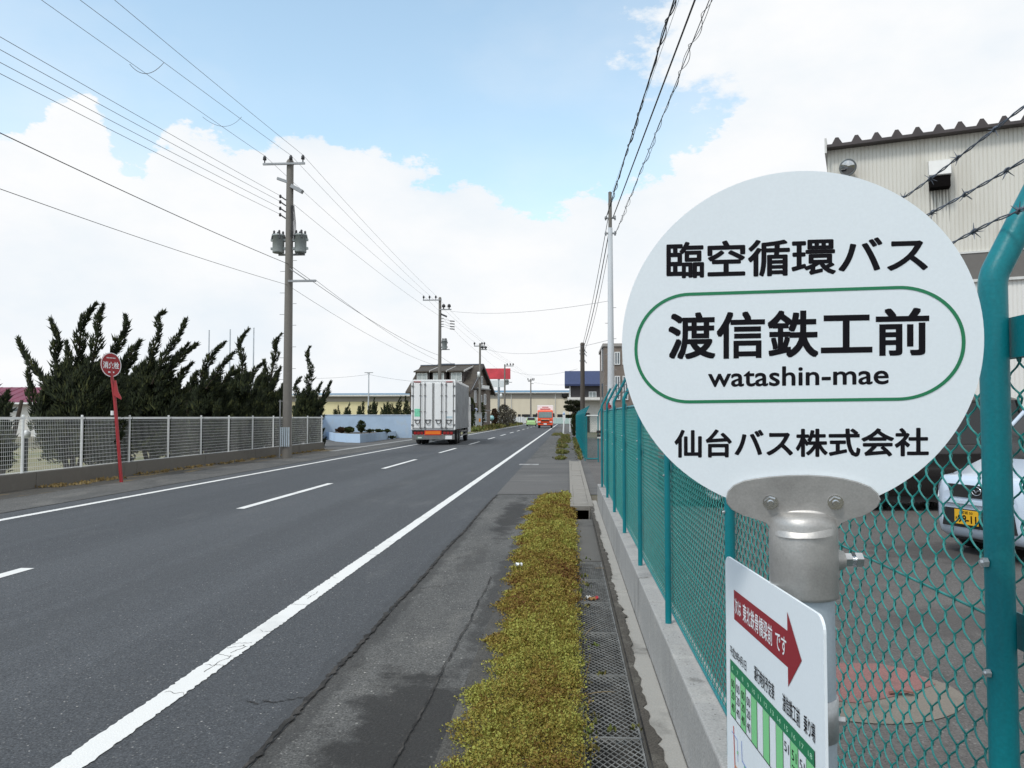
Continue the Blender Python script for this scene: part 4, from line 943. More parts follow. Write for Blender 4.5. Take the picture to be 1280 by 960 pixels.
for z in LVZ:
    mb = MB(); mb.tube([(0, -.05, z - .12), (-.15, -.05, z - .1), (-.34, -.05, z + .03)], .028, 6); mb.lathe([(.02, z - .03), (.05, z), (.05, z + .08), (.02, z + .11)], (-.36, -.05, 0), n=8); build('insulator_bracket', mb, m_porc, P1, local=True)
transformer(P1, -.43, Z(304), .225, .76); transformer(P1, .45, Z(304), .225, .76)
arm(P1, -.5, .55, .22, Z(317), .07, 'transformer_beam'); arm(P1, -.4, .4, .22, Z(300), .06, 'transformer_beam')
mb = MB()
for k in range(5): mb.tube([(.10 + .03 * k, -.14, Z(258)), (.16 + .035 * k, -.16, Z(280)), (.12 + .05 * k, -.17, Z(297))], .013, 5)
build('drop_leads', mb, m_cable, P1, local=True)
mb = MB(); mb.b2((.05, -.24, Z(352.5) - .04), (aY(397, 352, Y1)[0] - X1, -.16, Z(352.5) + .04)); mb.cyl((.1, -.2, Z(337)), (.8, -.2, Z(352)), .02, n=6); build('service_arm', mb, m_iron, P1, local=True)
mb = MB(); za, zb2 = Z(558), Z(534)
for k in range(5): mb.b2((-.19 + .078 * k, -.228, za), (-.145 + .078 * k, -.205, zb2))
build('guard_strips', mb, mat('pale blue plate', (.42, .50, .56), .5), P1, local=True)
mb = MB(); mb.cyl((-.24, -.12, -.05), (-.24, -.12, Z(500)), .03, n=8); build('conduit', mb, m_iron, P1, local=True)
mb = MB()
for k in range(16):
    z = 2.2 + k * .42; sx = 1 if k % 2 else -1; mb.cyl((sx * .12, -.05, z), (sx * .33, -.05, z), .010, n=6)
build('step_bolts', mb, m_iron, P1, local=True)
# further poles down the far side
def far_pole(label, px, ptop, Y, h=None, kind=0, X=None, r0=.18, mt=m_pole):
    q = aY(px, ptop, Y); h = q[2]; r = pole_root(label, q[0], Y, h, mt, r0, r0 * .62, n=12)
    return r, q[0], Y, h
P2, X2, Y2, H2 = far_pole('second utility pole across the road with one transformer, rising behind the white truck', 550, 373, 66)
s = .066; arm(P2, -21.5 * s, 2.5 * s, -.16, H2 - .16, .09)
HV2 = [-20.5 * s, -13 * s, -5 * s]
for x in HV2: insul(P2, (x, -.16, H2 - .12), .09, .34)
arm(P2, 0, 15 * s, -.14, H2 - 14.5 * s, .09, 'crossarm')
for x in (5 * s, 12 * s): insul(P2, (x, -.14, H2 - 14 * s), .16, .42)
mb = MB(); mb.box((5.5 * s, -.14, H2 - 22 * s), (8 * s, .1, .14), ry=.4); build('cutout_switch', mb, m_porc, P2, local=True)
for z in (26, 29.5, 33, 36):
    mb = MB(); mb.cyl((0, 0, H2 - z * s), (5 * s, -.1, H2 - z * s), .03, n=6); mb.cyl((13 * s, -.1, H2 - (z + 3) * s), (19 * s, -.1, H2 - (z + 3.5) * s), .045, n=6); mb.cyl((5 * s, -.1, H2 - z * s), (13 * s, -.1, H2 - (z + 3) * s), .012, n=4); build('insulator_bracket', mb, m_porc, P2, local=True)
transformer(P2, 6 * s, H2 - 58.5 * s, .21, .8); arm(P2, -.1, 12.5 * s, .0, H2 - 65 * s, .08, 'transformer_beam')
P3_, X3, Y3, H3 = far_pole('slim utility pole with short arms standing in front of the dormer house', 600, 430, 96)
s3 = .096; arm(P3_, -7.5 * s3, 6 * s3, 0, H3 - .25, .12)
for x in (-7 * s3, 2.5 * s3, 5.5 * s3): insul(P3_, (x, 0, H3 - .2), .12, .42)
arm(P3_, 0, 9 * s3, 0, H3 - 7 * s3, .12)
for x in (3 * s3, 7 * s3): insul(P3_, (x, 0, H3 - 7 * s3), .2, .4)
mb = MB(); mb.lathe([(.001, H3 - 42 * s3), (.17, H3 - 42 * s3), (.17, H3 - 35.5 * s3), (.001, H3 - 35 * s3)], (-.12, -.3, 0), n=12); build('junction_can', mb, m_whitep, P3_, local=True)
mb = MB(); mb.cyl((-.2, 0, H3 - 42 * s3), (-1.0, 0, H3 - 58 * s3), .03, n=6); build('stay_wire', mb, m_galv, P3_, local=True)
P4, X4, Y4, H4 = far_pole('utility pole crossing the red billboard', 631, 456, 131)
s4 = .131; arm(P4, 0, 11 * s4, 0, H4 - 1.5 * s4, .14)
for x in (3 * s4, 7 * s4, 10.5 * s4): insul(P4, (x, 0, H4 - 1.2 * s4), .13, .4)
transformer(P4, 3 * s4, H4 - 22 * s4, .24, .8); arm(P4, 0, 9 * s4, 0, H4 - 22 * s4, .1)
mb = MB(); mb.lathe([(.001, H4 - 41 * s4), (.2, H4 - 41 * s4), (.2, H4 - 37 * s4), (.001, H4 - 36 * s4)], (-.6, -.2, 0), n=12); build('junction_can', mb, m_whitep, P4, local=True)
P5, X5, Y5, H5 = far_pole('distant utility pole in front of the long beige factory', 663.5, 474, 168)
s5 = .168; arm(P5, -4 * s5, 4.5 * s5, 0, H5 - .2, .16); arm(P5, -3.5 * s5, 1 * s5, 0, H5 - 2.6 * s5, .16); arm(P5, 0, 3.5 * s5, 0, H5 - 5.5 * s5, .12)
for x in (-3.6 * s5, 2 * s5, 4 * s5): insul(P5, (x, 0, H5 - .2), .14, .4)
# thin lighting mast behind the blue wall
q = aY(461, 466, 100); lm = thing('light_mast', 'thin pale mast with a small T head behind the blue wall', 'mast', (q[0], q[1], 0))
mb = MB(); mb.cyl((0, 0, 0), (0, 0, q[2]), .09, .07, 8); build('shaft', mb, m_alu, lm, local=True)
mb = MB(); mb.b2((-.55, -.05, q[2] - .02), (.55, .05, q[2] + .06)); mb.prism([(-.3, 0), (.15, 0), (.05, -.2)], -.04, .04, 0, lambda a, b, c: (a, c, q[2] + b)); build('lamp_head', mb, m_iron, lm, local=True)
# right side: white steel pole and old wooden looking poles
q = aY(762.5, 241, 36); XR, YR, HR = q[0], 36, q[2]
PR = thing('utility_pole', 'tall white painted steel utility pole behind the teal fence, carrying the overhead cables', 'utility pole', (XR, YR, 0))
mb = MB(); mb.cyl((0, 0, 0), (0, 0, HR - 1.6), .17, .105, 16); build('shaft', mb, mat('white pole paint', (.62, .65, .68), .45, .1, var=.08, scale=2, stretch=(1, 1, .2)), PR, local=True)
mb = MB(); mb.cyl((0, 0, HR - 1.65), (0, 0, HR), .085, .08, 12); mb.cyl((0, 0, HR), (0, 0, HR + .05), .09, .05, 12); build('top_pipe', mb, m_pole, PR, local=True)
for z in (HR - 1.15, HR - 1.85):
    mb = MB(); mb.b2((-.25, -.06, z - .03), (.25, .06, z + .03)); mb.cyl((.22, 0, z - .1), (.22, 0, z + .1), .04, n=8); mb.cyl((-.2, 0, z - .1), (-.2, 0, z + .08), .035, n=8); build('cable_bracket', mb, m_iron, PR, local=True)
mb = MB()
for k in range(6): mb.cyl((.10 * (1 if k % 2 else -1), 0, 3 + k * .7), (.25 * (1 if k % 2 else -1), 0, 3 + k * .7), .012, n=5)
build('step_bolts', mb, m_iron, PR, local=True)
q = aY(756, 508, 36); mb = MB(); mb.b2((q[0] - XR, -.35, q[2] - .16), (q[0] - XR + .2, -.2, q[2] + .16)); mb.b2((q[0] - XR + .08, -.25, q[2] - .05), (0, -.18, q[2] + .05)); build('red_box', mb, m_redm, PR, local=True)
q = aY(728, 430, 62); XW, YW, HW = q[0], 62, q[2]
m_wood = mat('weathered brown pole', (.085, .072, .062), .85, var=.25, scale=6, stretch=(1, 1, .15))
PW = pole_root('dark brown weathered utility pole beyond the far teal fence', XW, YW, HW, m_wood, .19, .16)
for k, zz in enumerate((.5, .75, 1.3)):
    mb = MB(); mb.b2((-.22, -.1, HW - zz - .06), (.22, .1, HW - zz + .06)); mb.cyl((.15, -.1, HW - zz), (.33, -.1, HW - zz - .2), .03, n=6); build('cable_bracket', mb, m_iron, PW, local=True)
q = aY(720.5, 466, 88); PV = pole_root('thin brown utility pole in front of the blue roofed house', q[0], 88, q[2], m_wood, .14, .11)

def span(name, label, pts, r, m=m_cable, sag=.3, group=None, n=22, lash=0.):
    """A cable hung between the given support points."""
    mb = MB(); P = []
    for (a, b) in zip(pts[:-1], pts[1:]):
        a, b = np.array(a, float), np.array(b, float); L = np.linalg.norm(b - a); sg = sag * L / 35
        for k in range(n + 1):
            t = k / n
            if k == 0 and P: continue
            P.append(a * (1 - t) + b * t - np.array([0, 0, 4 * sg * t * (1 - t)]))
    mb.tube(P, r, 5)
    if lash:
        P = np.array(P); tt = np.linspace(0, 1, 620); base = np.stack([np.interp(tt, np.linspace(0, 1, len(P)), P[:, i]) for i in range(3)], 1)
        w = lash * (1 + .6 * np.sin(tt * 37)); Q = base + np.stack([w * np.sin(tt * 190), 0 * tt, w * np.cos(tt * 190) - lash * .8], 1); mb.tube([tuple(q) for q in Q], r * .75, 4, caps=False)
        mb.tube([tuple(q) for q in base + np.stack([w * .8 * np.cos(tt * 61), 0 * tt, -w * 1.2 * np.abs(np.sin(tt * 44))], 1)], r * .7, 4, caps=False)
    return tag(build(name, mb, m), label, 'cable', group)
YB = -8.; ZB = 0
hv1 = [(X1 + x, Y1 - .18, Z(205) + .28) for x in HV]; hv2 = [(X2 + x, Y2 - .16, H2 + .22) for x in HV2]; hv3 = [(X3 + x, Y3, H3 + .22) for x in (-7 * s3, 2.5 * s3, 5.5 * s3)]
hv4 = [(X4 + x, Y4, H4 + .2) for x in (3 * s4, 7 * s4, 10.5 * s4)]; hv5 = [(X5 + x, Y5, H5 + .2) for x in (-3.6 * s5, 2 * s5, 4 * s5)]
def through(p, px, py, Yend):
    """Extend the straight line from p through the place where it leaves the photo, back to the pole behind the camera."""
    p = np.array(p, float); best = None
    for Yq in np.linspace(6, p[1] - 4, 400):
        q = aY(px, py, Yq); e = abs((q[0] - p[0]) - getattr(through, 'dx', 0) * (p[1] - Yq))
        if best is None or e < best[0]: best = (e, q)
    q = best[1]; d = (q - p) / (p[1] - q[1]); return p + d * (p[1] - Yend)
for k, (px, lab) in enumerate(((60, 'left one of the three high conductors along the far side poles'), (108, 'middle one of the three high conductors along the far side poles'), (150, 'right one of the three high conductors along the far side poles'))):
    e = through(hv1[k], px, 0, YB); e[2] += .15
    span('power_line', lab, [e, hv1[k], hv2[k], hv3[k], hv4[k], hv5[k]], .0068, m_fine, .16, 'high conductors over the far pavement')
    a, b = np.array(hv1[k]), np.array(hv2[k])
for k, (py, lab) in enumerate(((38, 'topmost of the four low conductors left of the transformer pole'), (54, 'second from top of the four low conductors left of the transformer pole'), (70, 'third from top of the four low conductors left of the transformer pole'), (84, 'lowest of the four low conductors left of the transformer pole'))):
    p = (X1 - .36, Y1 - .05, LVZ[k] + .06); e = through(p, 0, py, YB)
    span('power_line', lab, [e, p], .0068, m_fine, .12, 'low conductors over the far pavement')
lv2 = [(X2 + 5 * s, Y2 - .1, H2 - z * s) for z in (26, 29.5, 33)]
span('power_line', 'thin conductor falling from below the crossarm of the transformer pole to the second pole', [(X1 + .1, Y1, LVZ[1]), lv2[0], (X3, Y3, H3 - 1.2), (X4, Y4, H4 - 1.4)], .007, m_fine, .2)
for k, (pa, pe, lab, r) in enumerate(((331, 142, 'thick black telephone cable, higher of the two crossing the left edge of the sky', .0105), (357, 212, 'thin black telephone cable, lower of the two crossing the left edge of the sky', .0072))):
    p = (X1 + (0 if k else .02), Y1 - .2, Z(pa)); e = through(p, 0, pe, YB)
    span('telephone_cable', lab, [e, p, (X2 - .1, Y2, zpix(444 + 14 * k, Y2, 549)), (X3, Y3, zpix(468 + 6 * k, Y3, 600)), (X4, Y4, zpix(492, Y4, 631))], r, m_cable, .35, None)
span('telephone_cable', 'thin cable running off the service arm of the transformer pole', [(aY(397, 352, Y1)[0], Y1 - .2, Z(352)), (X2 + .1, Y2, zpix(452, Y2, 549))], .008, m_fine, .3)
# jumper loops beside the high conductors
for k, (a, b, c, lab) in enumerate((((162, 80), (183, 92), (205, 78), 'slack jumper loop hanging between two high conductors near the top of the photo'), ((253, 146), (280, 158), (302, 146), 'slack jumper loop hanging between two high conductors nearer the transformer pole'))):
    Yq = 17.5 if k == 0 else 23; A, Bq, Cq = aY(*a, Yq), aY(*b, Yq + .3), aY(*c, Yq + .6); t = np.linspace(0, 1, 14)
    P = [(A * (1 - x) + Cq * x) + (Bq - (A + Cq) / 2) * 4 * x * (1 - x) for x in t]; mb = MB(); mb.tube([tuple(p) for p in P], .007, 4); tag(build('jumper_wire', mb, m_fine), lab, 'cable')
# cables overhead on the near side
wr = [((XR - .20, YR, HR - 1.2), (842, 0), 'twisted bundle of black cables overhead, leftmost of the near side cables', .017, .035, .30), ((XR + .12, YR, HR - 1.15), (868, 0), 'thick straight black cable overhead, middle of the near side cables', .022, 0, .16),
      ((XR + .24, YR, HR - 1.85), (886, 0), 'loosely wound black cable pair overhead, rightmost of the near side cables', .010, .045, .55), ((XR - .1, YR, HR - .55), (848, 0), 'very thin wire overhead between the thick near side cables', .005, 0, .2)]
for p, (px, py), lab, r, lash, sg in wr:
    q = aY(px, py, 16.5 if lash != .045 else 15.5); p = np.array(p); d = (q - p) / (p[1] - q[1]); e = p + d * (p[1] + 6); e[2] = e[2] + .0
    span('overhead_cable', lab, [e, p], r, m_cable, sg if False else .02, 'cables over the near side', lash=lash)
for k, (z, zw, r, lab) in enumerate(((HR - 1.2, .15, .015, 'upper cable dropping from the white pole to the brown pole'), (HR - 1.7, .5, .022, 'middle cable dropping from the white pole to the brown pole'), (HR - 2.1, .8, .012, 'lowest cable dropping from the white pole to the brown pole'))):
    span('overhead_cable', lab, [(XR - .1 + .06 * k, YR, z), (XW, YW, HW - zw)], r, m_cable, .5 + .25 * k)
# cross road wires
for k, (a, b, sg, lab) in enumerate((((563, 389, Y2), (762, 376, 40), 1.0, 'long sagging wire crossing the road from the second far pole'), ((605, 436, Y3), (765, 424, 50), 1.2, 'sagging wire crossing the road from the slim pole by the dormer house'),
                                     ((638, 463, Y4), (722, 461, 88), 1.3, 'sagging wire crossing the road from the pole at the red billboard'), ((668, 478, Y5), (722, 480, 120), .5, 'low distant wire crossing in front of the sky above the factory roof'))):
    span('road_crossing_wire', lab, [aY(*a), aY(*b)], .009 + .002 * k, m_fine, sg * .45)
span('road_crossing_wire', 'faint wire through the head of the thin mast behind the blue wall', [aY(395, 473, 105), aY(461, 468, 100), aY(520, 477, 95)], .014, m_fine, .4)

# ================================================================== VEHICLES  (local axes: front towards -Y, X across)
m_glass = mat('vehicle glass', (.015, .018, .020), .06, 0, var=.02, spec=.6)
m_tyre = mat('tyre rubber', (.018, .018, .019), .85, var=.2)
m_rim = mat('wheel rim', (.45, .46, .47), .35, .8, var=.08)
m_blackp = mat('black trim', (.015, .015, .016), .5, var=.1)
m_lamp = mat('headlamp lens', (.62, .65, .68), .12, 0, var=.12, scale=20, spec=.7)
m_tail = mat('tail lamp', (.30, .012, .014), .2, var=.1)
m_amber = mat('amber lamp', (.65, .24, .03), .25, var=.05)
m_silver = mat('chrome trim', (.65, .66, .68), .18, 1., var=.04)
def wheel(root, x, y, r, w, rimm=None):
    mb = MB(); s_ = 1 if x > 0 else -1
    mb.lathe([(r * .62, -w / 2), (r * .93, -w / 2), (r, -w * .32), (r, w * .32), (r * .93, w / 2), (r * .62, w / 2), (r * .62, -w / 2)], (x, y, r), 'X', 26); t = build('wheel', mb, m_tyre, root, local=True)
    mb = MB(); o = x + s_ * w * .30; mb.lathe([(r * .63, o - s_ * .0), (r * .60, o + s_ * .03), (r * .5, o - s_ * .01), (r * .2, o + s_ * .03), (.001, o + s_ * .035)], (0, y, r), 'X', 20)
    for k in range(6): a = k * 1.047; mb.box((o + s_ * .012, y + r * .38 * math.cos(a), r + r * .38 * math.sin(a)), (.03, r * .30, r * .11), rx=a)
    build('rim', mb, rimm or m_rim, t, local=True)
def body_loft(root, secs, m, name='body', inset=.90):
    """secs: (y, half width, z low, z shoulder, tumblehome factor at the shoulder)."""
    S = []
    for y, hw, z0, z1, f in secs:
        h = z1 - z0; half = [(hw * .80, z0), (hw * .95, z0 + h * .06), (hw, z0 + h * .22), (hw, z0 + h * .55), (hw * .985, z0 + h * .80), (hw * (f + .06), z0 + h * .95), (hw * f, z1), (hw * f * .5, z1 + .012)]
        S.append([(x, y, z) for x, z in half] + [(-x, y, z) for x, z in half[::-1]])
    mb = MB(); mb.loft(S); return build(name, mb, m, root, local=True)
def car(name, label, loc, rz, paint, roofm, L=3.4, W=1.475, HT=1.5, belt=.92, hood=.95, gh=(.30, .82, 2.0, 3.2), wb=(.62, 2.95), r=.27, plate=None, plate_m=None, hood_top=None, rear=True, emblem=True, grille=True):
    """gh: y of windscreen base, windscreen top, rear roof, rear base measured from the front bumper."""
    root = thing(name, label, 'car', loc, rz); hw = W / 2; z0 = .20
    secs = [(0.0, hw * .70, z0 + .12, hood * .72, .86), (.03, hw * .80, z0 + .04, hood * .82, .86), (.10, hw * .92, z0, hood * .88, .88), (.30, hw * .985, z0 - .02, hood * .90, .88), (gh[0] + .12, hw, z0 - .02, hood_top or hood, .90), ((gh[0] + gh[3]) / 2, hw, z0 - .02, belt, .93), (gh[3] - .15, hw, z0 - .02, belt + .02, .92), (L - .10, hw * .95, z0, belt, .90), (L - .02, hw * .86, z0 + .05, belt - .10, .88), (L, hw * .78, z0 + .10, belt - .25, .86)]
    body_loft(root, secs, paint)
    mb = MB(); bw, tw = hw * .90, hw * .76; y0, y1, y2, y3 = gh; zb1 = belt - .03; zr = HT - .05
    mb.loft([[(-bw, y0, zb1), (bw, y0, zb1), (bw, y3, zb1), (-bw, y3, zb1)], [(-tw, y1, zr), (tw, y1, zr), (tw * .97, y2, zr), (-tw * .97, y2, zr)]], sm=False)
    build('windows', mb, m_glass, root, local=True, bevel=.03)
    mb = MB(); S = []
    for f, y in ((.90, y1 - .04), (1.0, y1 + .06), (1.02, (y1 + y2) / 2), (1.0, y2 - .05), (.92, y2 + .08)):
        w = tw * f * 1.03; e = .02 if f < .95 else 0
        S.append([(-w, y, zr - .03), (-w * .96, y, zr + .02 - e), (-w * .7, y, HT - .012 - e), (0, y, HT - e), (w * .7, y, HT - .012 - e), (w * .96, y, zr + .02 - e), (w, y, zr - .03)])
    mb.loft(S); build('roof', mb, roofm, root, local=True)
    for sx in (-1, 1):
        ym = (y1 + y2) / 2 + .1
        for pts_, rr_ in (([(sx * bw, y0, zb1), (sx * tw, y1, zr)], .028), ([(sx * bw, y3, zb1), (sx * tw * .97, y2, zr)], .045), ([(sx * bw * 1.005, ym + .05, zb1), (sx * tw * 1.01, ym, zr)], .025)): mb = MB(); mb.tube(pts_, rr_, 6); build('pillar', mb, paint, root, local=True)
    for sx in (-1, 1):
        for y in wb: wheel(root, sx * (hw - .10), y, r, .165)
        mb = MB(); mb.loft([[(sx * hw * a, y, z) for a, y, z in q] for q in (((.50, .005, hood * .64), (.68, .06, hood * .62), (.72, .10, hood * .75), (.55, .05, hood * .78)), ((.62, .0, hood * .63), (.86, .05, hood * .61), (.88, .10, hood * .78), (.66, .06, hood * .80)), ((.80, .03, hood * .64), (.985, .22, hood * .66), (.985, .26, hood * .80), (.84, .10, hood * .81)))], sm=True)
        build('headlight', mb, m_lamp, root, local=True)
        mb = MB(); mb.b2((sx * hw * .80, L - .10, belt - .36), (sx * hw * .955, L - .012, belt - .06)); build('tail_light', mb, m_tail, root, local=True, bevel=.02)
        mb = MB(); mb.lathe([(.001, -.05), (.06, -.045), (.085, 0), (.07, .05), (.001, .06)], (sx * (hw + .09), y0 + .28, belt + .06), 'Y', 12); mb.cyl((sx * (hw + .05), y0 + .30, belt + .02), (sx * hw * .92, y0 + .32, belt - .02), .02, n=6); build('wing_mirror', mb, paint, root, local=True)
        mb = MB(); mb.b2((sx * hw - .004, 1.45, belt - .16), (sx * hw + .012, 1.60, belt - .13)); build('door_handle', mb, m_silver, root, local=True)
        mb = MB()
        for yy in ((gh[0] + .55), (gh[0] + 1.55)): mb.b2((sx * hw - .003, yy, .34), (sx * hw + .0015, yy + .008, belt - .12))
        build('door_seam', mb, m_blackp, root, local=True)
    mb = MB(); mb.b2((-hw * .90, .26, .14), (hw * .90, L - .1, .22)); build('underbody', mb, m_blackp, root, local=True)
    if grille:
        mb = MB(); mb.prism([(-.36, hood * .66), (.36, hood * .66), (.42, hood * .80), (-.42, hood * .80)], -.014, .09, 0, lambda a, b, c: (a, c, b)); build('grille', mb, m_blackp, root, local=True, bevel=.008)
        mb = MB(); mb.prism([(-.50, .33), (.50, .33), (.46, .54), (-.46, .54)], -.012, .10, 0, lambda a, b, c: (a, c, b)); build('air_intake', mb, m_blackp, root, local=True, bevel=.006)
        mb = MB()
        mb.b2((-.46, -.035, .60), (.46, -.004, .635)); build('grille_bar', mb, paint, root, local=True)
    if emblem:
        mb = MB(); e = [(.062 * math.cos(2 * math.pi * k / 20), .046 * math.sin(2 * math.pi * k / 20)) for k in range(21)]
        mb.tube([(a, -.022, hood * .74 + b) for a, b in e], .006, 6); mb.tube([(-.058, -.024, hood * .74 + .013), (-.02, -.026, hood * .74 + .007), (0, -.026, hood * .74 - .02), (.02, -.026, hood * .74 + .007), (.058, -.024, hood * .74 + .013)], .006, 6); build('emblem', mb, m_silver, root, local=True)
    if plate:
        txt, px_, zz = plate
        mb = MB(); mb.b2((px_ - .165, -.040, zz - .0825), (px_ + .165, -.034, zz + .0825)); pl = build('number_plate', mb, plate_m, root, local=True, bevel=.002)
        mb = MB(); q = lambda a, b: (px_ + a, -.0405, zz + b)
        lettering(mb, txt, [q(-.115, .025), q(.14, .025), q(.14, -.065), q(-.115, -.065)], (0, -1, 0), .03, 6, lift=.001)
        lettering(mb, "宮城 50", [q(-.07, .072), q(.09, .072), q(.09, .036), q(-.07, .036)], (0, -1, 0), .01, 6, lift=.001)
        lettering(mb, "あ", [q(-.15, .0), q(-.122, .0), q(-.122, -.032), q(-.15, -.032)], (0, -1, 0), .01, 6, lift=.001)
        build('lettering', mb, m_black, pl, local=True)
    return root
m_pwhite = mat('white car paint', (.54, .62, .72), .18, 0, var=.02, scale=2, coat=.6)  # blue tint puts the sky's reflection into the white base colour
m_pblack = mat('black van paint', (.014, .013, .013), .14, 0, var=.05, coat=.4)
m_pgreen = mat('lime car paint', (.46, .70, .30), .25, 0, var=.03, coat=.5)
m_yplate = mat('yellow plate', (.72, .40, .015), .5, var=.03)
rz = R(-70); f = Vector((math.sin(rz), -math.cos(rz), 0))
_q = aD(1222, 600, 9.0); fc = Vector((_q[0], _q[1], .006))
kei = car('parked_car', 'small white car with a yellow number plate parked in the yard behind the fence', tuple(fc), rz, m_pwhite, m_pwhite, plate=("98-11", -.13, .45), plate_m=m_yplate, hood=1.02, hood_top=1.13, belt=1.13, gh=(.78, 1.40, 2.95, 3.32), HT=1.76)
def van(label, loc, rz):
    root = thing('parked_van', label, 'van', loc, rz); L, W, HT = 4.6, 1.7, 1.98; hw = W / 2
    secs = [(0, hw * .72, .38, .80, .88), (.05, hw * .86, .30, .92, .88), (.2, hw * .96, .24, .98, .9), (.8, hw, .22, 1.08, .92), (1.5, hw, .22, 1.12, .95), (4.0, hw, .22, 1.14, .95), (4.5, hw * .97, .25, 1.12, .95), (4.6, hw * .90, .32, 1.05, .93)]
    body_loft(root, secs, m_pblack)
    mb = MB(); mb.loft([[(-hw * .93, .75, 1.08), (hw * .93, .75, 1.08), (hw * .93, 4.55, 1.08), (-hw * .93, 4.55, 1.08)], [(-hw * .80, 1.55, 1.88), (hw * .80, 1.55, 1.88), (hw * .82, 4.40, 1.88), (-hw * .82, 4.40, 1.88)]], sm=False); build('windows', mb, m_glass, root, local=True, bevel=.05)
    mb = MB(); S = []
    for y, f_, dz in ((1.48, .93, -.03), (1.62, 1, 0), (3.0, 1.02, .02), (4.3, 1, 0), (4.46, .95, -.03)):
        w = hw * .83 * f_; S.append([(-w, y, 1.84), (-w * .97, y, 1.91 + dz), (-w * .7, y, 1.96 + dz), (0, y, HT + dz), (w * .7, y, 1.96 + dz), (w * .97, y, 1.91 + dz), (w, y, 1.84)])
    mb.loft(S); build('roof', mb, mat('brown roof paint', (.10, .085, .075), .3, coat=.4), root, local=True)
    for sx in (-1, 1):
        for (ya, yb) in ((.78, 1.55), (1.9, 2.05), (2.95, 3.0), (4.52, 4.4)): mb = MB(); mb.tube([(sx * hw * .94, ya, 1.08), (sx * hw * .815, yb, 1.88)], .035, 6); build('pillar', mb, m_pblack, root, local=True)
    for sx in (-1, 1):
        for y in (.85, 3.6): wheel(root, sx * (hw - .11), y, .31, .19)
        mb = MB(); mb.b2((sx * hw * .60, .02, .70), (sx * hw * .93, .16, .88)); build('headlight', mb, m_lamp, root, local=True, bevel=.03)
        mb = MB(); mb.b2((sx * hw * .84, 4.48, .85), (sx * hw * .965, 4.60, 1.35)); build('tail_light', mb, m_tail, root, local=True, bevel=.02)
        mb = MB(); mb.b2((sx * (hw + .02), .95, 1.10), (sx * (hw + .20), 1.05, 1.30)); build('wing_mirror', mb, m_pblack, root, local=True, bevel=.03)
        mb = MB(); mb.b2((sx * hw - .004, 2.2, .96), (sx * hw + .014, 2.4, .99)); build('door_handle', mb, m_silver, root, local=True)
    mb = MB(); mb.b2((-hw * .9, .3, .16), (hw * .9, 4.4, .26)); build('underbody', mb, m_blackp, root, local=True)
    return root
vx = aD(950, 560, 13.4)
van('black van with a brown roof parked side on behind the small white car', (vx[0], vx[1] + .9, .006), R(-86))
vx = aD(700, 600, 17.0)
van('dark van parked across the yard, seen through the mesh left of the sign pole', (6.2, 15.2, .006), R(90))

# ---- white box lorry with orange reflector board, driving away
m_box = mixed('lorry body white', [(.86, .87, .87), ((.70, .70, .68), 1.6, .56, .80, (1.5, 1.5, .2)), ((.50, .49, .46), 3.5, .68, .8, (2, 2, .25))], rough=.4, bump=.03, speck=(.03, 40))
m_tarp = mat('grey tarpaulin', (.21, .225, .24), .55, 0, var=.36, scale=3.5, bump=.8, bscale=4.5, stretch=(1, 1, .5))
m_bumper = mat('bumper steel', (.22, .22, .22), .45, .6, var=.2)
m_orange = mat('reflector orange', (.85, .20, .015), .4, var=.05)
m_redrefl = mat('reflector red', (.65, .03, .015), .4, var=.05)
tq = gp(541.5, 557); tx = aD(541.5, 540, 45.0)
T = thing('box_truck', 'white box lorry with grey tarpaulin sides and an orange reflector board, driving away', 'truck', (tx[0], tx[1], .013), R(180 + 2.3))
# local: rear face at y = 0 looking towards +Y of the root after the half turn, so the lorry runs towards -Y
def tb(lo, hi): mb = MB(); mb.b2(lo, hi); return mb
HWT, ZB0, ZT0, LT = 1.225, .88, 3.66, 9.22
mb = MB(); mb.b2((-HWT + .02, -LT, ZB0), (HWT - .02, -.03, ZT0 - .04)); build('cargo_body', mb, m_box, T, local=True)
mb = MB(); mb.b2((-HWT, -LT - .02, ZT0 - .09), (HWT, -.0, ZT0)); mb.b2((-HWT, -LT, ZT0), (HWT, -.02, ZT0 + .02)); build('roof_frame', mb, m_box, T, local=True, bevel=.02)
for sx in (-1, 1):                           # tarpaulin side with slack folds
    mb = MB(); n, k_ = 60, 14; V = []
    for j in range(k_):
        for i in range(n):
            y = -.10 - (LT - .2) * i / (n - 1); z = ZB0 + .02 + (ZT0 - .14 - ZB0) * j / (k_ - 1)
            V.append((sx * (HWT + .008 + .016 * math.sin(i * 1.1 + j * .5) * math.sin(math.pi * j / (k_ - 1)) + .012 * math.sin(i * .45 - j * .8)), y, z))
    mb.add(V, [(j * n + i, j * n + i + 1, (j + 1) * n + i + 1, (j + 1) * n + i) for j in range(k_ - 1) for i in range(n - 1)], sm=True)
    build('tarpaulin', mb, m_tarp, T, local=True)
    mb = MB(); mb.b2((sx * (HWT - .06), -.06, ZB0 - .02), (sx * (HWT + .025), .03, ZT0 - .06)); build('corner_post', mb, m_box, T, local=True, bevel=.01)
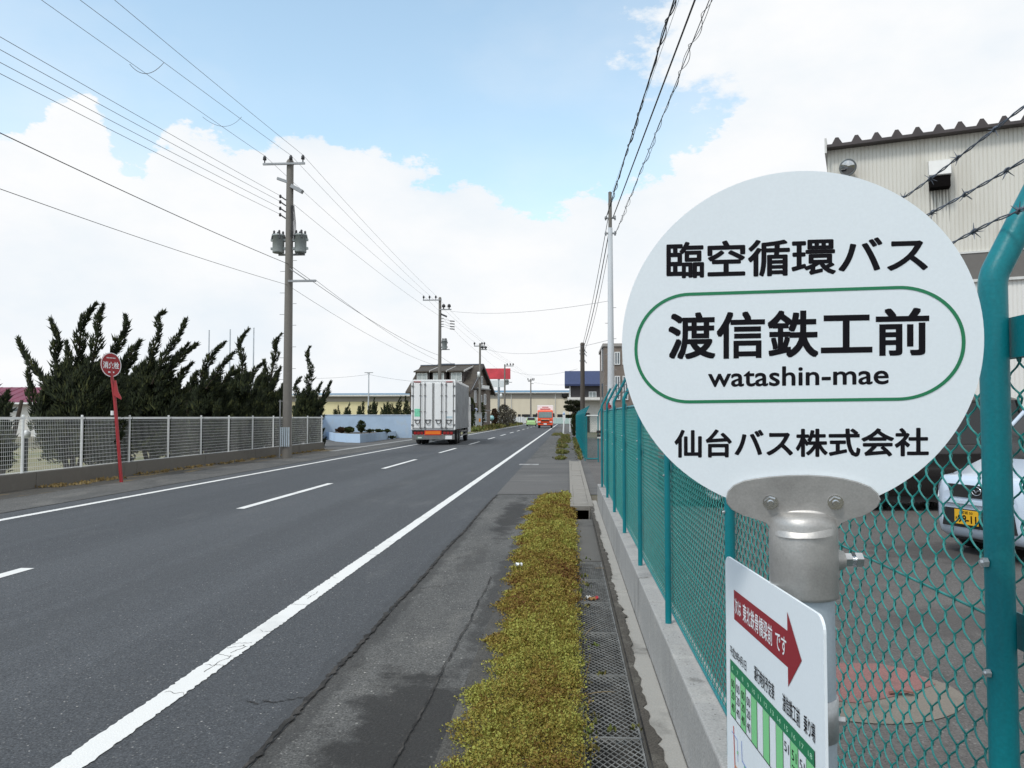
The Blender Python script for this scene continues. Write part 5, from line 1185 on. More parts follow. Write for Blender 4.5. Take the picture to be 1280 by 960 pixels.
for k, (x0, x1) in enumerate(((-1.16, -.60), (-.59, -.01), (.01, .59), (.60, 1.16))):
    mb = MB(); mb.b2((x0, -.03, ZB0 + .08), (x1, .025, ZT0 - .17)); d_ = build('rear_door', mb, m_box, T, local=True, bevel=.012)
    mb = MB()
    mb.b2((x1 - .045 if k % 2 else x0 + .010, .028, ZB0 + .06), (x1 - .010 if k % 2 else x0 + .045, .036, ZT0 - .16)); build('seal', mb, mat('door rubber', (.09, .09, .09), .8), d_, local=True)
    xr = x0 + .12 if k in (1, 3) else x1 - .12; mb = MB(); mb.cyl((xr, .055, ZB0 + .02), (xr, .055, ZT0 - .14), .022, n=8)
    for z in (ZB0 + .12, ZB0 + 1.0, ZB0 + 1.9, ZT0 - .26): mb.b2((xr - .05, .025, z - .03), (xr + .05, .075, z + .03))
    build('lock_rod', mb, m_bumper, d_, local=True)
    xm = (x0 + x1) / 2; mb = MB(); mb.tube([(xm - .12, .06, ZB0 + .56), (xm - .10, .08, ZB0 + .36), (xm, .085, ZB0 + .31), (xm + .10, .08, ZB0 + .36), (xm + .12, .06, ZB0 + .56)], .026, 6); mb.b2((xm - .2, .026, ZB0 + .50), (xm + .2, .05, ZB0 + .55)); build('door_handle', mb, mat('dark handle', (.12, .12, .12), .5), d_, local=True)
for sx in (-1, 1):
    mb = MB()
    for z in (ZB0 + .25, ZB0 + 1.05, ZB0 + 1.9, ZT0 - .35): mb.b2((sx * 1.10, .026, z - .045), (sx * 1.235, .06, z + .045))
    build('hinge', mb, m_bumper, T, local=True)
    mb = MB(); mb.b2((sx * .72, .0, ZT0 - .13), (sx * 1.1, .03, ZT0 - .075)); build('marker_light', mb, m_tail, T, local=True)
mb = MB(); mb.b2((.70, .027, ZB0 + .72), (1.06, .031, ZB0 + 1.16)); build('sticker', mb, mat('green sticker', (.22, .68, .45), .5, var=.2, scale=12), T, local=True)
mb = MB(); mb.b2((-1.08, .027, ZB0 + .62), (-.72, .031, ZB0 + .74)); build('sticker', mb, mat('pale blue sticker', (.5, .62, .68), .5, var=.2, scale=12), T, local=True)
mb = MB(); mb.b2((-HWT, -.12, ZB0 - .05), (HWT, .02, ZB0 + .06)); build('sill_beam', mb, mat('grey sill', (.35, .36, .37), .5, .2), T, local=True, bevel=.01)
mb = MB(); mb.b2((-HWT + .03, -.10, ZB0 - .36), (HWT - .03, -.04, ZB0 - .05)); build('lamp_panel', mb, m_blackp, T, local=True)
for sx in (-1, 1):
    mb = MB()
    for j in range(3): mb.b2((sx * (.56 + .19 * j), -.04, ZB0 - .29), (sx * (.72 + .19 * j), .0, ZB0 - .13))
    build('tail_light', mb, m_tail, T, local=True, bevel=.01)
mb = MB(); mb.b2((-.46, -.04, ZB0 - .32), (.50, .0, ZB0 - .04)); rp = build('reflector_board', mb, m_redrefl, T, local=True)
mb = MB(); mb.b2((-.40, .0, ZB0 - .27), (.44, .006, ZB0 - .10)); build('reflector_panel', mb, m_orange, rp, local=True)
mb = MB(); mb.b2((-HWT + .02, -.10, .30), (HWT - .02, -.02, .60)); build('rear_bumper', mb, m_bumper, T, local=True, bevel=.02)
mb = MB(); mb.b2((-1.06, -.02, .33), (-.68, -.01, .53)); build('number_plate', mb, m_wprint, T, local=True); mb = MB(); mb.b2((.60, -.02, .34), (.94, -.01, .52)); npq = build('number_plate', mb, mat('green plate', (.13, .22, .17), .5), T, local=True)
mb = MB()
for k in range(4): mb.b2((.66 + .055 * k, -.01, .38), (.70 + .055 * k, -.006, .45))
build('lettering', mb, m_wprint, npq, local=True)
mb = MB(); mb.b2((-.5, -LT - 1.5, .55), (-.38, -.2, .82)); mb.b2((.38, -LT - 1.5, .55), (.5, -.2, .82)); build('chassis', mb, m_blackp, T, local=True)
for sx in (-1, 1):
    for y in (-1.9, -3.15, -8.6):
        for xx in ((.80, 1.07) if y > -8 else (1.05,)): wheel(T, sx * xx, y, .44 if y > -8 else .48, .25, m_rim)
    mb = MB(); mb.b2((sx * (HWT - .06), -8.0, .42), (sx * (HWT - .02), -4.0, .50)); mb.b2((sx * (HWT - .06), -8.0, .66), (sx * (HWT - .02), -4.0, .74))
    for y in (-4.1, -5.9, -7.8): mb.b2((sx * (HWT - .10), y - .04, .4), (sx * (HWT - .06), y + .04, .88))
    build('side_guard', mb, m_bumper, T, local=True)
    mb = MB(); mb.b2((sx * 1.25, -10.6, 2.0), (sx * 1.45, -10.5, 2.45)); mb.cyl((sx * 1.2, -10.5, 2.4), (sx * 1.35, -10.55, 2.3), .02, n=6); build('wing_mirror', mb, m_blackp, T, local=True, bevel=.02)
    mb = MB(); mb.b2((sx * .55, -2.75, .55), (sx * 1.2, -2.55, .86)); build('battery_box', mb, m_blackp, T, local=True); mb = MB(); mb.b2((sx * .68, -1.2, .25), (sx * 1.18, -1.18, .8)); build('mud_flap', mb, m_blackp, T, local=True)
mb = MB(); mb.prism([(-9.25, .55), (-11.3, .55), (-11.42, 1.5), (-11.1, 2.75), (-10.8, 2.95), (-9.25, 2.95)], -1.2, 1.2, 0, lambda a, b, c: (c, a, b)); build('cab', mb, m_box, T, local=True, bevel=.06)
mb = MB(); mb.prism([(-11.40, 1.62), (-11.12, 2.65), (-11.10, 2.65), (-11.38, 1.62)], -1.08, 1.08, 0, lambda a, b, c: (c, a - .03, b)); build('windscreen', mb, m_glass, T, local=True)

# ---- orange lorry coming towards us
oq = gp(682, 535.2); OY = 112.; ox = aY(681.5, 530, OY)[0]
O = thing('box_truck', 'orange cab lorry with a white box body coming towards the camera on the right lane', 'truck', (ox, OY, .013), R(1.0))
m_ocab = mat('orange cab paint', (.80, .085, .018), .3, var=.05, coat=.4)
mb = MB(); mb.prism([(0, .55), (-.06, 1.3), (.02, 1.45), (.30, 2.35), (.5, 2.5), (1.7, 2.5), (1.7, .55)], -1.05, 1.05, 0, lambda a, b, c: (c, a, b)); cab = build('cab', mb, m_ocab, O, local=True, bevel=.06)
mb = MB(); mb.prism([(-.02, 1.46), (.27, 2.27), (.30, 2.27), (.05, 1.46)], -.93, .93, 0, lambda a, b, c: (c, a - .035, b)); build('windscreen', mb, mat('windscreen glass', (.16, .22, .22), .08), cab, local=True)
mb = MB(); mb.b2((-.55, -.09, 1.0), (.55, -.045, 1.12)); mb.b2((-.7, -.08, .62), (.7, -.02, .72)); build('grille', mb, m_blackp, cab, local=True)
mb = MB(); mb.b2((-.62, -.085, 1.16), (.62, -.05, 1.25)); build('front_band', mb, mat('pale orange band', (.85, .42, .25), .4), cab, local=True)
for sx in (-1, 1):
    mb = MB(); mb.b2((sx * .62, -.09, .76), (sx * .98, -.02, .96)); build('headlight', mb, m_lamp, cab, local=True, bevel=.03)
    mb = MB(); mb.b2((sx * 1.08, -.05, 1.55), (sx * 1.28, .05, 2.1)); mb.cyl((sx * 1.03, .15, 1.9), (sx * 1.18, 0, 2.0), .02, n=5); build('wing_mirror', mb, m_blackp, O, local=True, bevel=.02)
    for y in (.75, 5.0): wheel(O, sx * .88, y, .42, .26)
mb = MB(); mb.b2((-1.02, -.10, .42), (1.02, .1, .62)); build('bumper', mb, m_ocab, O, local=True, bevel=.03)
mb = MB(); mb.b2((-.22, -.115, .50), (.22, -.10, .68)); build('number_plate', mb, m_wprint, O, local=True)
mb = MB(); mb.b2((-1.13, 1.55, .75), (1.13, 7.2, 3.22)); bx_ = build('cargo_body', mb, m_box, O, local=True, bevel=.04)
mb = MB(); mb.b2((-.72, 1.53, 2.60), (.72, 1.545, 2.76)); mb.b2((-.45, 1.53, 2.90), (.45, 1.545, 3.0))
build('lettering_band', mb, mat('red body lettering', (.45, .03, .04), .5, var=.3, scale=12), bx_, local=True)
mb = MB(); mb.b2((-1.0, 1.535, 2.42), (1.0, 1.546, 2.54)); build('stripe', mb, mat('pale orange band', (.85, .42, .25)), bx_, local=True)
mb = MB(); mb.b2((-.95, .4, .35), (.95, 7, .75)); build('chassis', mb, m_blackp, O, local=True)
# ---- lime green hatchback driving away
gx = aY(663.8, 528, 136)
car('hatchback_car', 'lime green and white hatchback driving away in the far left lane', (gx[0], 136 + 3.7, .013), R(180), m_pgreen, m_pwhite, L=3.7, W=1.68, HT=1.52, belt=.95, hood=.95, gh=(.75, 1.4, 3.2, 3.62), wb=(.7, 3.1), r=.29, emblem=False)

# ================================================================== BUILDINGS
def sidx(name, cols, rough=.5, period=.2, axis=0, dark=.72, wear=None):
    """Ribbed metal siding: real colour with thin groove lines from a wave along one axis."""
    m = mat(name, cols, rough, 0, var=.08, scale=1.1, stretch=(1, 1, .25)); return m
m_side = mixed('beige metal siding', [(.66, .645, .59), ((.58, .56, .50), .7, .45, .65, (1, 1, .2)), ((.47, .44, .39), 1.6, .62, .8, (3, 3, .12))], rough=.55, bump=.05, speck=(.03, 40))
m_side2 = mixed('white metal siding', [(.72, .71, .68), ((.63, .62, .58), .9, .5, .7, (1, 1, .2))], rough=.55, bump=.05, speck=(.03, 40))
m_band = mat('grey brown fascia', (.145, .135, .125), .6, var=.06)
m_roofd = mat('dark folded roof', (.055, .045, .045), .5, .2, var=.2, scale=2)
def ribbed(mb, L, z0, z1, pitch=.095, depth=.012, face=0., mi=0):
    """Corrugated sheet in the local x-z plane (front towards -y)."""
    n = int(L / pitch); V0 = []
    for k in range(n):
        x = k * pitch; V0 += [(x, 0), (x + pitch * .72, 0), (x + pitch * .78, depth), (x + pitch * .94, depth)]
    V0.append((n * pitch, 0)); m = len(V0)
    mb.add([(x, face + y, z0) for x, y in V0] + [(x, face + y, z1) for x, y in V0], [(k, k + 1, m + k + 1, m + k) for k in range(m - 1)], mi)
D0 = 22.5; c0 = aD(1036, 300, D0); c1 = aD(1280, 300, 1.); 
top0 = aD(1036, 186, D0)[2]
# wall direction so that its top runs from (1036,186) to (1280,157)
def toppt(D): q = aD(1280, 157, D); return q
Dr = (top0 - H) / ((480 - 157) / FPX * upv[2] + fwd[2]); e1 = aD(1280, 157, Dr)
wd_ = np.array([e1[0] - c0[0], e1[1] - c0[1]]); wa = math.atan2(wd_[1], wd_[0]); LW = 19.
wh = thing('warehouse', 'large beige ribbed metal warehouse with a dark folded roof edge behind the yard', 'building', (c0[0], c0[1], 0), wa)
zz = lambda py, px=1240: (lambda Dq: aD(px, py, Dq)[2])((lambda: (np.linalg.solve(np.array([[ray(px, 300)[0], -math.cos(wa)], [ray(px, 300)[1], -math.sin(wa)]]), np.array([c0[0], c0[1]]))[0]))())
zt_, zb1_, zb0_ = top0, zz(314), zz(349)
mb = MB(); ribbed(mb, LW, zb1_, zt_, .098, .014); mb.b2((0, .02, 0), (LW, 24, zt_ - .02)); build('wall', mb, m_side, wh, local=True)
mb = MB(); ribbed(mb, LW, 0.02, zb0_, .098, .014); build('lower_wall', mb, m_side2, wh, local=True)
mb = MB(); mb.b2((-.03, -.06, zb0_), (LW, .018, zb1_ - .02)); build('fascia_band', mb, m_band, wh, local=True)
mb = MB(); mb.b2((-.03, -.09, zb0_ - .06), (LW, -.0, zb0_ + .01)); mb.b2((-.03, -.08, zb1_ - .03), (LW, .015, zb1_ + .02)); build('flashing', mb, mat('pale flashing', (.62, .62, .60), .5), wh, local=True)
mb = MB(); prof = []; P_ = .50; k = 0
while k * P_ < LW: x = k * P_; prof += [(x, 0), (x + .13, 0), (x + .22, .17), (x + .30, .17), (x + .40, 0)]; k += 1
n = len(prof); zr_ = zt_ + .02
V = [(x, -.30, zr_ + z + .04) for x, z in prof] + [(x, 24, zr_ + z + 1.2) for x, z in prof]
mb.add(V, [(i, i + 1, n + i + 1, n + i) for i in range(n - 1)])
V = [(x, -.30, zr_ + z + .04) for x, z in prof] + [(x, -.30, zr_ - .04) for x, z in prof]; mb.add(V, [(i, i + 1, n + i + 1, n + i) for i in range(n - 1)])
V = [(x, -.30, zr_ - .13) for x, z in prof[:1]]; mb.b2((0, -.295, zr_ - .045), (LW, .02, zr_ - .01)); build('roof', mb, m_roofd, wh, local=True)
mb = MB(); mb.b2((-.06, -.32, zt_ - .18), (-.005, 24, zt_ + .24)); build('gable_trim', mb, mat('pale flashing', (.62, .62, .60)), wh, local=True)
def wl_pt(px, py):                            # local x, z on the front wall of the warehouse
    A = np.array([[ray(px, py)[0], -math.cos(wa)], [ray(px, py)[1], -math.sin(wa)]]); t, x = np.linalg.solve(A, np.array([c0[0], c0[1]])); return x, (EYE + ray(px, py) * t)[2]
x0, z1 = wl_pt(1159.5, 203); x1, z0 = wl_pt(1187.5, 227)
mb = MB(); mb.prism([(0, z1 + .02), (-.30, z1 - .06), (-.42, z0 + .12), (-.40, z0 + .10), (0, z0 + .02)], x0, x1, 0, lambda a, b, c: (c, a, b)); vh = build('vent_hood', mb, mat('white vent hood', (.66, .66, .64), .5, var=.05), wh, local=True)
mb = MB(); mb.b2((x0 + .02, -.38, z0 - .20), (x1 - .02, 0, z0 + .09)); build('vent_mouth', mb, mat('vent shade black', (.008, .007, .007), .95, spec=.02), vh, local=True)  # black box: shade inside the hood put into its colour
mb = MB()
r_ = np.random.default_rng(4)
for k in range(7):
    xx = x0 + (x1 - x0) * (k + .5) / 7; ln = r_.uniform(.3, 1.1); mb.add([(xx - .02, -.004, z0 - .2), (xx + .025, -.004, z0 - .2), (xx + .008, -.004, z0 - .2 - ln)], [(0, 1, 2)])
build('soot_streaks', mb, mat('soot streak', (.27, .26, .235), .8, var=.1), wh, local=True)
x0, z0 = wl_pt(1060, 213.5)
mb = MB(); c_ = Vector((x0, -.34, z0)); dd = Vector((.25, -.85, -.35)).normalized(); a_ = dd.orthogonal().normalized(); b_ = dd.cross(a_); S = []
for r_, h_ in ((.06, -.30), (.12, -.26), (.21, -.05), (.235, 0), (.20, -.015)): S.append([tuple(c_ + dd * h_ + (a_ * math.cos(2 * math.pi * k / 24) + b_ * math.sin(2 * math.pi * k / 24)) * r_) for k in range(24)])
mb.loft(S); fl = build('flood_light', mb, mat('lamp housing', (.30, .33, .34), .35, .6), wh, local=True)
mb = MB(); S = []
for r_, h_ in ((.20, -.02), (.12, .015), (.02, .03)): S.append([tuple(c_ + dd * h_ + (a_ * math.cos(2 * math.pi * k / 24) + b_ * math.sin(2 * math.pi * k / 24)) * r_) for k in range(24)])
mb.loft(S); build('lens', mb, mat('lamp lens', (.55, .58, .60), .10, 1., var=.25, scale=9), fl, local=True)
mb = MB(); mb.cyl(c_ - dd * .25, (x0 - .05, 0, z0 + .02), .03, n=8); build('lamp_bracket', mb, m_iron, fl, local=True)

def window(root, x0, x1, z0, z1, y, frame=None, dirn=-1, n=2, glass=None, off=.05):
    """Window in a wall facing -y (dirn -1) at local y; frame and pane stand proud of the wall."""
    mb = MB(); t = .06; a, b = sorted((y, y + dirn * off))
    mb.b2((x0, a, z0), (x1, b, z0 + t)); mb.b2((x0, a, z1 - t), (x1, b, z1)); mb.b2((x0, a, z0 + t), (x0 + t, b, z1 - t)); mb.b2((x1 - t, a, z0 + t), (x1, b, z1 - t))
    for k in range(1, n): xm = x0 + (x1 - x0) * k / n; mb.b2((xm - t / 2, a, z0 + t), (xm + t / 2, b, z1 - t))
    w = build('window', mb, frame or m_whitep, root, local=True)
    mb = MB(); a2, b2 = sorted((y, y + dirn * off * .5)); mb.b2((x0 + t, a2, z0 + t), (x1 - t, b2, z1 - t)); build('pane', mb, glass or m_pane, w, local=True); return w
m_pane = mat('window glass', (.10, .13, .15), .08, 0, var=.1, spec=.7)
m_curtain = mat('curtained glass', (.36, .40, .40), .12, 0, var=.25, scale=3, spec=.6)

# ---- house with three dormers
DH = 104.; ap = aD(603, 455.5, DH); ra = R(-13)
hz = ap[2]; rid = 8.6; dep_ = 4.5; eav = 5.0
hs = thing('dormer_house', 'dark steep roofed house with three dormer windows behind the white truck', 'house', (ap[0], ap[1], 0), ra)
m_hroof = mixed('brown slate roof', [(.075, .064, .052), ((.055, .047, .04), 1.2, .45, .65, (1, 1, 3)), ((.10, .088, .07), 2.5, .55, .7, one)], rough=.75, speck=(.2, 12))
m_hwall = mixed('taupe house wall', [(.17, .145, .125), ((.13, .11, .095), .8, .5, .7, one)], rough=.85, speck=(.12, 14))
m_dark = mat('dark brown bargeboard', (.035, .028, .026), .6, var=.1)
mb = MB(); mb.b2((-rid + .15, -dep_ + .5, 0), (-.25, dep_ - .5, eav)); mb.prism([(-dep_ + .5, eav), (dep_ - .5, eav), (0, hz - .4)], -rid + .2, -.28, 0, lambda a, b, c: (c, a, b)); build('wall', mb, m_hwall, hs, local=True)
sl = (hz - eav) / dep_
mb = MB()
for sgn in (-1, 1): mb.prism([(0, hz), (0, hz - .22), (sgn * (dep_ + .3), eav - .3 * sl - .22), (sgn * (dep_ + .3), eav - .3 * sl)], -rid - .1, .05, 0, lambda a, b, c: (c, a, b))
rf = build('roof', mb, m_hroof, hs, local=True)
mb = MB()
for sgn in (-1, 1): mb.prism([(0, hz + .06), (0, hz - .30), (sgn * (dep_ + .4), eav - .4 * sl - .30), (sgn * (dep_ + .4), eav - .4 * sl + .06)], .06, .20, 0, lambda a, b, c: (c, a, b))
build('bargeboard', mb, m_dark, hs, local=True)
mb = MB(); mb.b2((-rid - .1, -.12, hz - .01), (.04, .12, hz + .09)); mb.b2((-rid * .72, -.2, hz + .09), (-rid * .45, .2, hz + .20)); build('ridge_cap', mb, mat('blue grey ridge', (.14, .17, .22), .5), rf, local=True)
for k, xc in enumerate((-7.0, -4.7, -2.3)):
    w = .98; yb2 = -.55; yf = -3.3; zf_top = hz - .95; zroof = lambda y: hz + y * sl
    mb = MB(); mb.prism([(-.25, zroof(-.25) + .02), (yf - .35, zf_top), (yf - .35, zf_top - .16), (-.25, zroof(-.25) - .14)], xc - w - .12, xc + w + .12, 0, lambda a, b, c: (c, a, b)); dm = build('dormer', mb, m_hroof, hs, local=True)
    mb = MB(); zb3 = zroof(yf) - .05
    mb.prism([(-.5, zroof(-.5) - .15), (yf, zf_top - .14), (yf, zb3)], xc - w, xc + w, 0, lambda a, b, c: (c, a, b)); build('dormer_wall', mb, m_dark, dm, local=True)
    window(dm, xc - w * .78, xc + w * .70, zf_top - 1.35, zf_top - .25, yf - .0, m_whitep, -1, 2, m_curtain, .06)
    mb = MB(); mb.b2((xc - w * .85, yf - .28, zf_top - 1.72), (xc + w * .80, yf - .03, zf_top - 1.45)); build('flower_box', mb, mat('white flower box', (.72, .72, .7), .6), dm, local=True)
    mb = MB(); mb.prism([(-.3, zroof(-.3) + .06), (yf - .40, zf_top + .04), (yf - .40, zf_top - .18), (-.3, zroof(-.3) - .1)], xc + w + .12, xc + w + .20, 0, lambda a, b, c: (c, a, b)); build('dormer_trim', mb, mat('pale flashing', (.62, .62, .60)), dm, local=True)
# gable wall towards the road (local +x): windows, balcony, canopy
def gwin(y0, y1, z0, z1):
    mb = MB(); t = .08
    for a in ((y0, z0, y1, z0 + t), (y0, z1 - t, y1, z1), (y0, z0 + t, y0 + t, z1 - t), (y1 - t, z0 + t, y1, z1 - t)): mb.b2((-.28, a[0], a[1]), (-.20, a[2], a[3]))
    w = build('window', mb, m_whitep, hs, local=True); mb = MB(); mb.b2((-.28, y0 + t, z0 + t), (-.23, y1 - t, z1 - t)); build('pane', mb, m_pane, w, local=True)
gwin(-.8, .8, hz - 2.6, hz - 1.5); gwin(-2.6, -1.6, 3.4, 5.0); gwin(1.2, 2.2, 3.2, 4.6); gwin(-.5, .5, 2.9, 4.4); gwin(1.0, 2.4, .9, 2.2)
mb = MB(); mb.b2((-.25, -1.5, hz - 3.2), (.45, 1.5, hz - 3.05)); mb.b2((.37, -1.5, hz - 3.05), (.45, 1.5, hz - 2.75)); build('balcony', mb, m_whitep, hs, local=True)
mb = MB(); mb.b2((-.25, -2.8, 5.1), (.5, 2.0, 5.25)); mb.b2((-.25, -1.0, 2.35), (.7, 1.6, 2.5)); build('canopy', mb, mat('grey canopy', (.2, .2, .2), .6), hs, local=True)
# ---- red billboard
bb = aY(623.5, 480, 150); bl = thing('billboard', 'plain red roadside billboard on a single grey mast', 'billboard', (bb[0], 150, 0))
a = aY(594, 474, 150); b = aY(638, 460.5, 150)
mb = MB(); mb.b2((a[0] - bb[0], -.25, a[2]), (b[0] - bb[0], .25, b[2])); pnl = build('panel', mb, mat('faded red panel', (.58, .055, .075), .5, var=.2, scale=.8), bl, local=True, bevel=.03)
mb = MB(); mb.cyl((0, .0, 0), (0, .0, a[2] + .3), .26, .22, 14); build('mast', mb, mat('grey mast', (.25, .28, .31), .5, .2), bl, local=True)
q1, q2 = aY(607, 484, 150), aY(631, 475.5, 150)
mb = MB(); mb.b2((q1[0] - bb[0], -.2, q1[2]), (q2[0] - bb[0], .2, q2[2])); build('lower_panel', mb, mat('pale panel', (.66, .70, .72), .5, var=.04), bl, local=True)
# ---- long beige factory across the end of the road
def longshed(name, label, x0, x1, Y, ze, zr, m_w, rz=0., yard=True, skew=0.):
    t = thing(name, label, 'building', (x0, Y, 0), rz); L = x1 - x0
    mb = MB(); mb.b2((0, 0, 0), (L, 40, ze)); build('wall', mb, m_w, t, local=True)
    mb = MB(); mb.b2((-.1, -.06, ze - (ze * .19)), (L + .1, -.005, ze)); build('fascia_band', mb, mat('taupe fascia', (.30, .28, .25), .6, var=.1, scale=.4), t, local=True)
    mb = MB(); mb.prism([(-.6, ze + .01), (20, zr), (40.5, ze + .01)], -.3, L + .3, 0, lambda a, b, c: (c, a, b)); build('roof', mb, mat('blue metal roof', (.06, .17, .27), .5, .1, var=.1, scale=.3), t, local=True)
    mb = MB(); mb.b2((-.3, -.75, ze - .12), (L + .3, -.55, ze + .12)); build('gutter', mb, mat('pale flashing', (.62, .62, .60)), t, local=True)
    for x in np.arange(5, L, 11.): mb = MB(); mb.cyl((x, -.12, 0), (x, -.12, ze - .2), .10, n=6); build('downpipe', mb, mat('pale flashing', (.62, .62, .60)), t, local=True)
    return t, L
m_fact = mixed('cream factory wall', [(.66, .60, .48), ((.60, .54, .43), .3, .45, .65, (1, 1, .3))], rough=.7, bump=.05, speck=(.04, 8))
m_fact2 = mixed('yellow cream shed wall', [(.72, .65, .40), ((.66, .58, .35), .4, .45, .65, (1, 1, .3))], rough=.7, bump=.05, speck=(.04, 8))
YFAC = 200.
xa, xb = aY(560, 500, YFAC)[0], aY(745, 500, YFAC)[0]
fac, LF = longshed('factory', 'long beige factory with a blue roof closing the far end of the road', xa, xb, YFAC, aY(660, 491, YFAC)[2], aY(660, 488, YFAC + 20)[2], m_fact)
mb = MB(); zc0, zc1 = aY(650, 521.3, YFAC)[2], aY(650, 517.8, YFAC)[2]
x = aY(640, 519, YFAC)[0] - xa
while x < aY(705, 519, YFAC)[0] - xa:
    w = random.uniform(.7, 2.3); mb.b2((x, -.14, zc0), (x + w, -.02, zc1)); x += w + random.uniform(.2, .8)
build('window', mb, m_blackp, fac, local=True)
mb = MB(); mb.b2((0, -.10, .01), (LF, -.01, zc0 - .1)); build('plinth', mb, mat('white plinth', (.62, .64, .64), .6, var=.08, scale=.5), fac, local=True)
q = aY(706, 494, YFAC); mb = MB(); mb.lathe([(.001, -.3), (.8, -.3), (.8, .0), (.001, .0)], (q[0] - xa, -.05, q[2]), 'Y', 16); build('exhaust_fan', mb, m_blackp, fac, local=True)
zr1 = gp(523, 516)
sh, LS = longshed('shed', 'yellowish cream factory shed with a blue roof behind the blue wall', aY(330, 500, 118)[0], aY(545, 500, 118)[0], 118, aY(460, 494.5, 118)[2], aY(460, 491.5, 138)[2], m_fact2)
# white gates and low white wall in front of the factory
q0, q1 = aY(635, 530, 178), aY(655, 521, 178)
gw = thing('white_gate', 'white panelled sliding gate in front of the factory left of the green car', 'gate', (q0[0], 178, 0))
mb = MB(); mb.b2((0, -.05, .05), (q1[0] - q0[0], .05, q1[2])); build('panel', mb, m_whitep, gw, local=True)
mb = MB()
for k in range(7): mb.b2((k * .55, -.09, .05), (k * .55 + .10, -.055, q1[2] + .05))
build('rail', mb, mat('grey frame', (.4, .42, .44), .5), gw, local=True)
q0, q1 = aY(692, 530, 186), aY(718, 522.5, 186)
mb = MB(); mb.b2((q0[0], 186, 0), (q1[0], 186.1, q1[2]));
for k in range(9): mb.b2((q0[0] + k * .6, 185.94, 0), (q0[0] + k * .6 + .08, 185.995, q1[2] + .1))
tag(build('white_fence', mb, mat('pale green fence', (.45, .58, .55), .6, var=.1)), 'pale green panel fence at the far end of the road right of the orange lorry', 'fence')
# ---- red roofed building far left
q0, q1 = aY(-70, 500, 62), aY(62, 500, 62)
rb = thing('red_roof_building', 'low white building with a dark red metal roof at the left edge behind the lawn', 'building', (q0[0], 62, 0))
L = q1[0] - q0[0]; ze = aY(30, 503.5, 62)[2]; zr = aY(30, 484, 66)[2]
mb = MB(); mb.b2((0, 0, 0), (L, 8, ze)); build('wall', mb, mat('off white render', (.66, .65, .62), .8, var=.06), rb, local=True)
m_rr = mat('dark red metal roof', (.19, .022, .045), .45, .1, var=.1, scale=.8)
mb = MB(); mb.prism([(-.5, ze), (4, zr), (8.5, ze)], -.4, L + .5, 0, lambda a, b, c: (c, a, b)); rf2 = build('roof', mb, m_rr, rb, local=True)
mb = MB()
for x in np.arange(.2, L, .9): mb.prism([(-.48, ze + .02), (4, zr + .03), (4, zr), (-.48, ze)], x, x + .04, 0, lambda a, b, c: (c, a, b))
build('standing_seam', mb, m_rr, rf2, local=True)
mb = MB(); mb.b2((-.4, -.6, ze - .12), (L + .5, -.46, ze + .02)); build('gutter', mb, m_whitep, rb, local=True)
xw = aY(6, 505, 62)[0] - q0[0]
for k in range(6): window(rb, xw - 6 + k * 1.25, xw - 5 + k * 1.25 + .1, aY(30, 515, 62)[2], aY(30, 509.5, 62)[2], 0, m_whitep, -1, 2, m_pane, .06)
mb = MB(); mb.b2((xw + 2.6, -.12, 0), (xw + 3.6, -.02, 2.1)); build('door', mb, m_whitep, rb, local=True)
# ---- blue wall with planter
m_blue = mixed('pale blue render', [(.45, .58, .74), ((.40, .52, .67), .6, .45, .65, one), ((.47, .57, .68), 1.2, .55, .7, one)], rough=.85, speck=(.05, 40))
a, b = aY(404, 519, 58.5), aY(545, 519, 60.5)
BWl = thing('blue_wall', 'pale blue rendered entrance wall with a curved planter at its foot, left of the white truck', 'wall', (a[0], a[1], 0), math.atan2(b[1] - a[1], b[0] - a[0])); Lb = math.hypot(b[0] - a[0], b[1] - a[1])
mb = MB(); mb.b2((0, 0, 0), (Lb, .25, a[2])); build('wall', mb, m_blue, BWl, local=True)
mb = MB(); mb.b2((-.03, -.03, a[2]), (Lb + .03, .28, a[2] + .05)); build('coping', mb, mat('pale blue coping', (.55, .62, .70), .7), BWl, local=True)
mb = MB(); mb.b2((-.20, -5., 0), (.0, .0, a[2])); build('return_wall', mb, m_blue, BWl, local=True)
iv = WM[BWl].inverted(); fr_ = [iv @ Vector(gp(*p)) for p in ((407, 549), (420, 552), (435, 553.3), (450, 553.7), (463, 552.5), (478, 550.2), (495, 548))]
fp = [(v.x, v.y) for v in fr_]; hp_ = .55
mb = MB(); n = len(fp); 
V = [(x, y, 0) for x, y in fp] + [(x, y, hp_) for x, y in fp] + [(x, y + .22, hp_) for x, y in fp] + [(x, y + .22, .25) for x, y in fp]
mb.add(V, [(j * n + i, j * n + i + 1, (j + 1) * n + i + 1, (j + 1) * n + i) for j in range(3) for i in range(n - 1)]); build('planter_front', mb, m_blue, BWl, local=True)
mb = MB(); poly = [(x, y + .2) for x, y in fp] + [(fp[-1][0], 0), (fp[0][0], 0)]; mb.add([(x, min(y, -.0), .46) for x, y in poly], [tuple(range(len(poly)))]); build('planter_soil', mb, m_dirt, BWl, local=True)
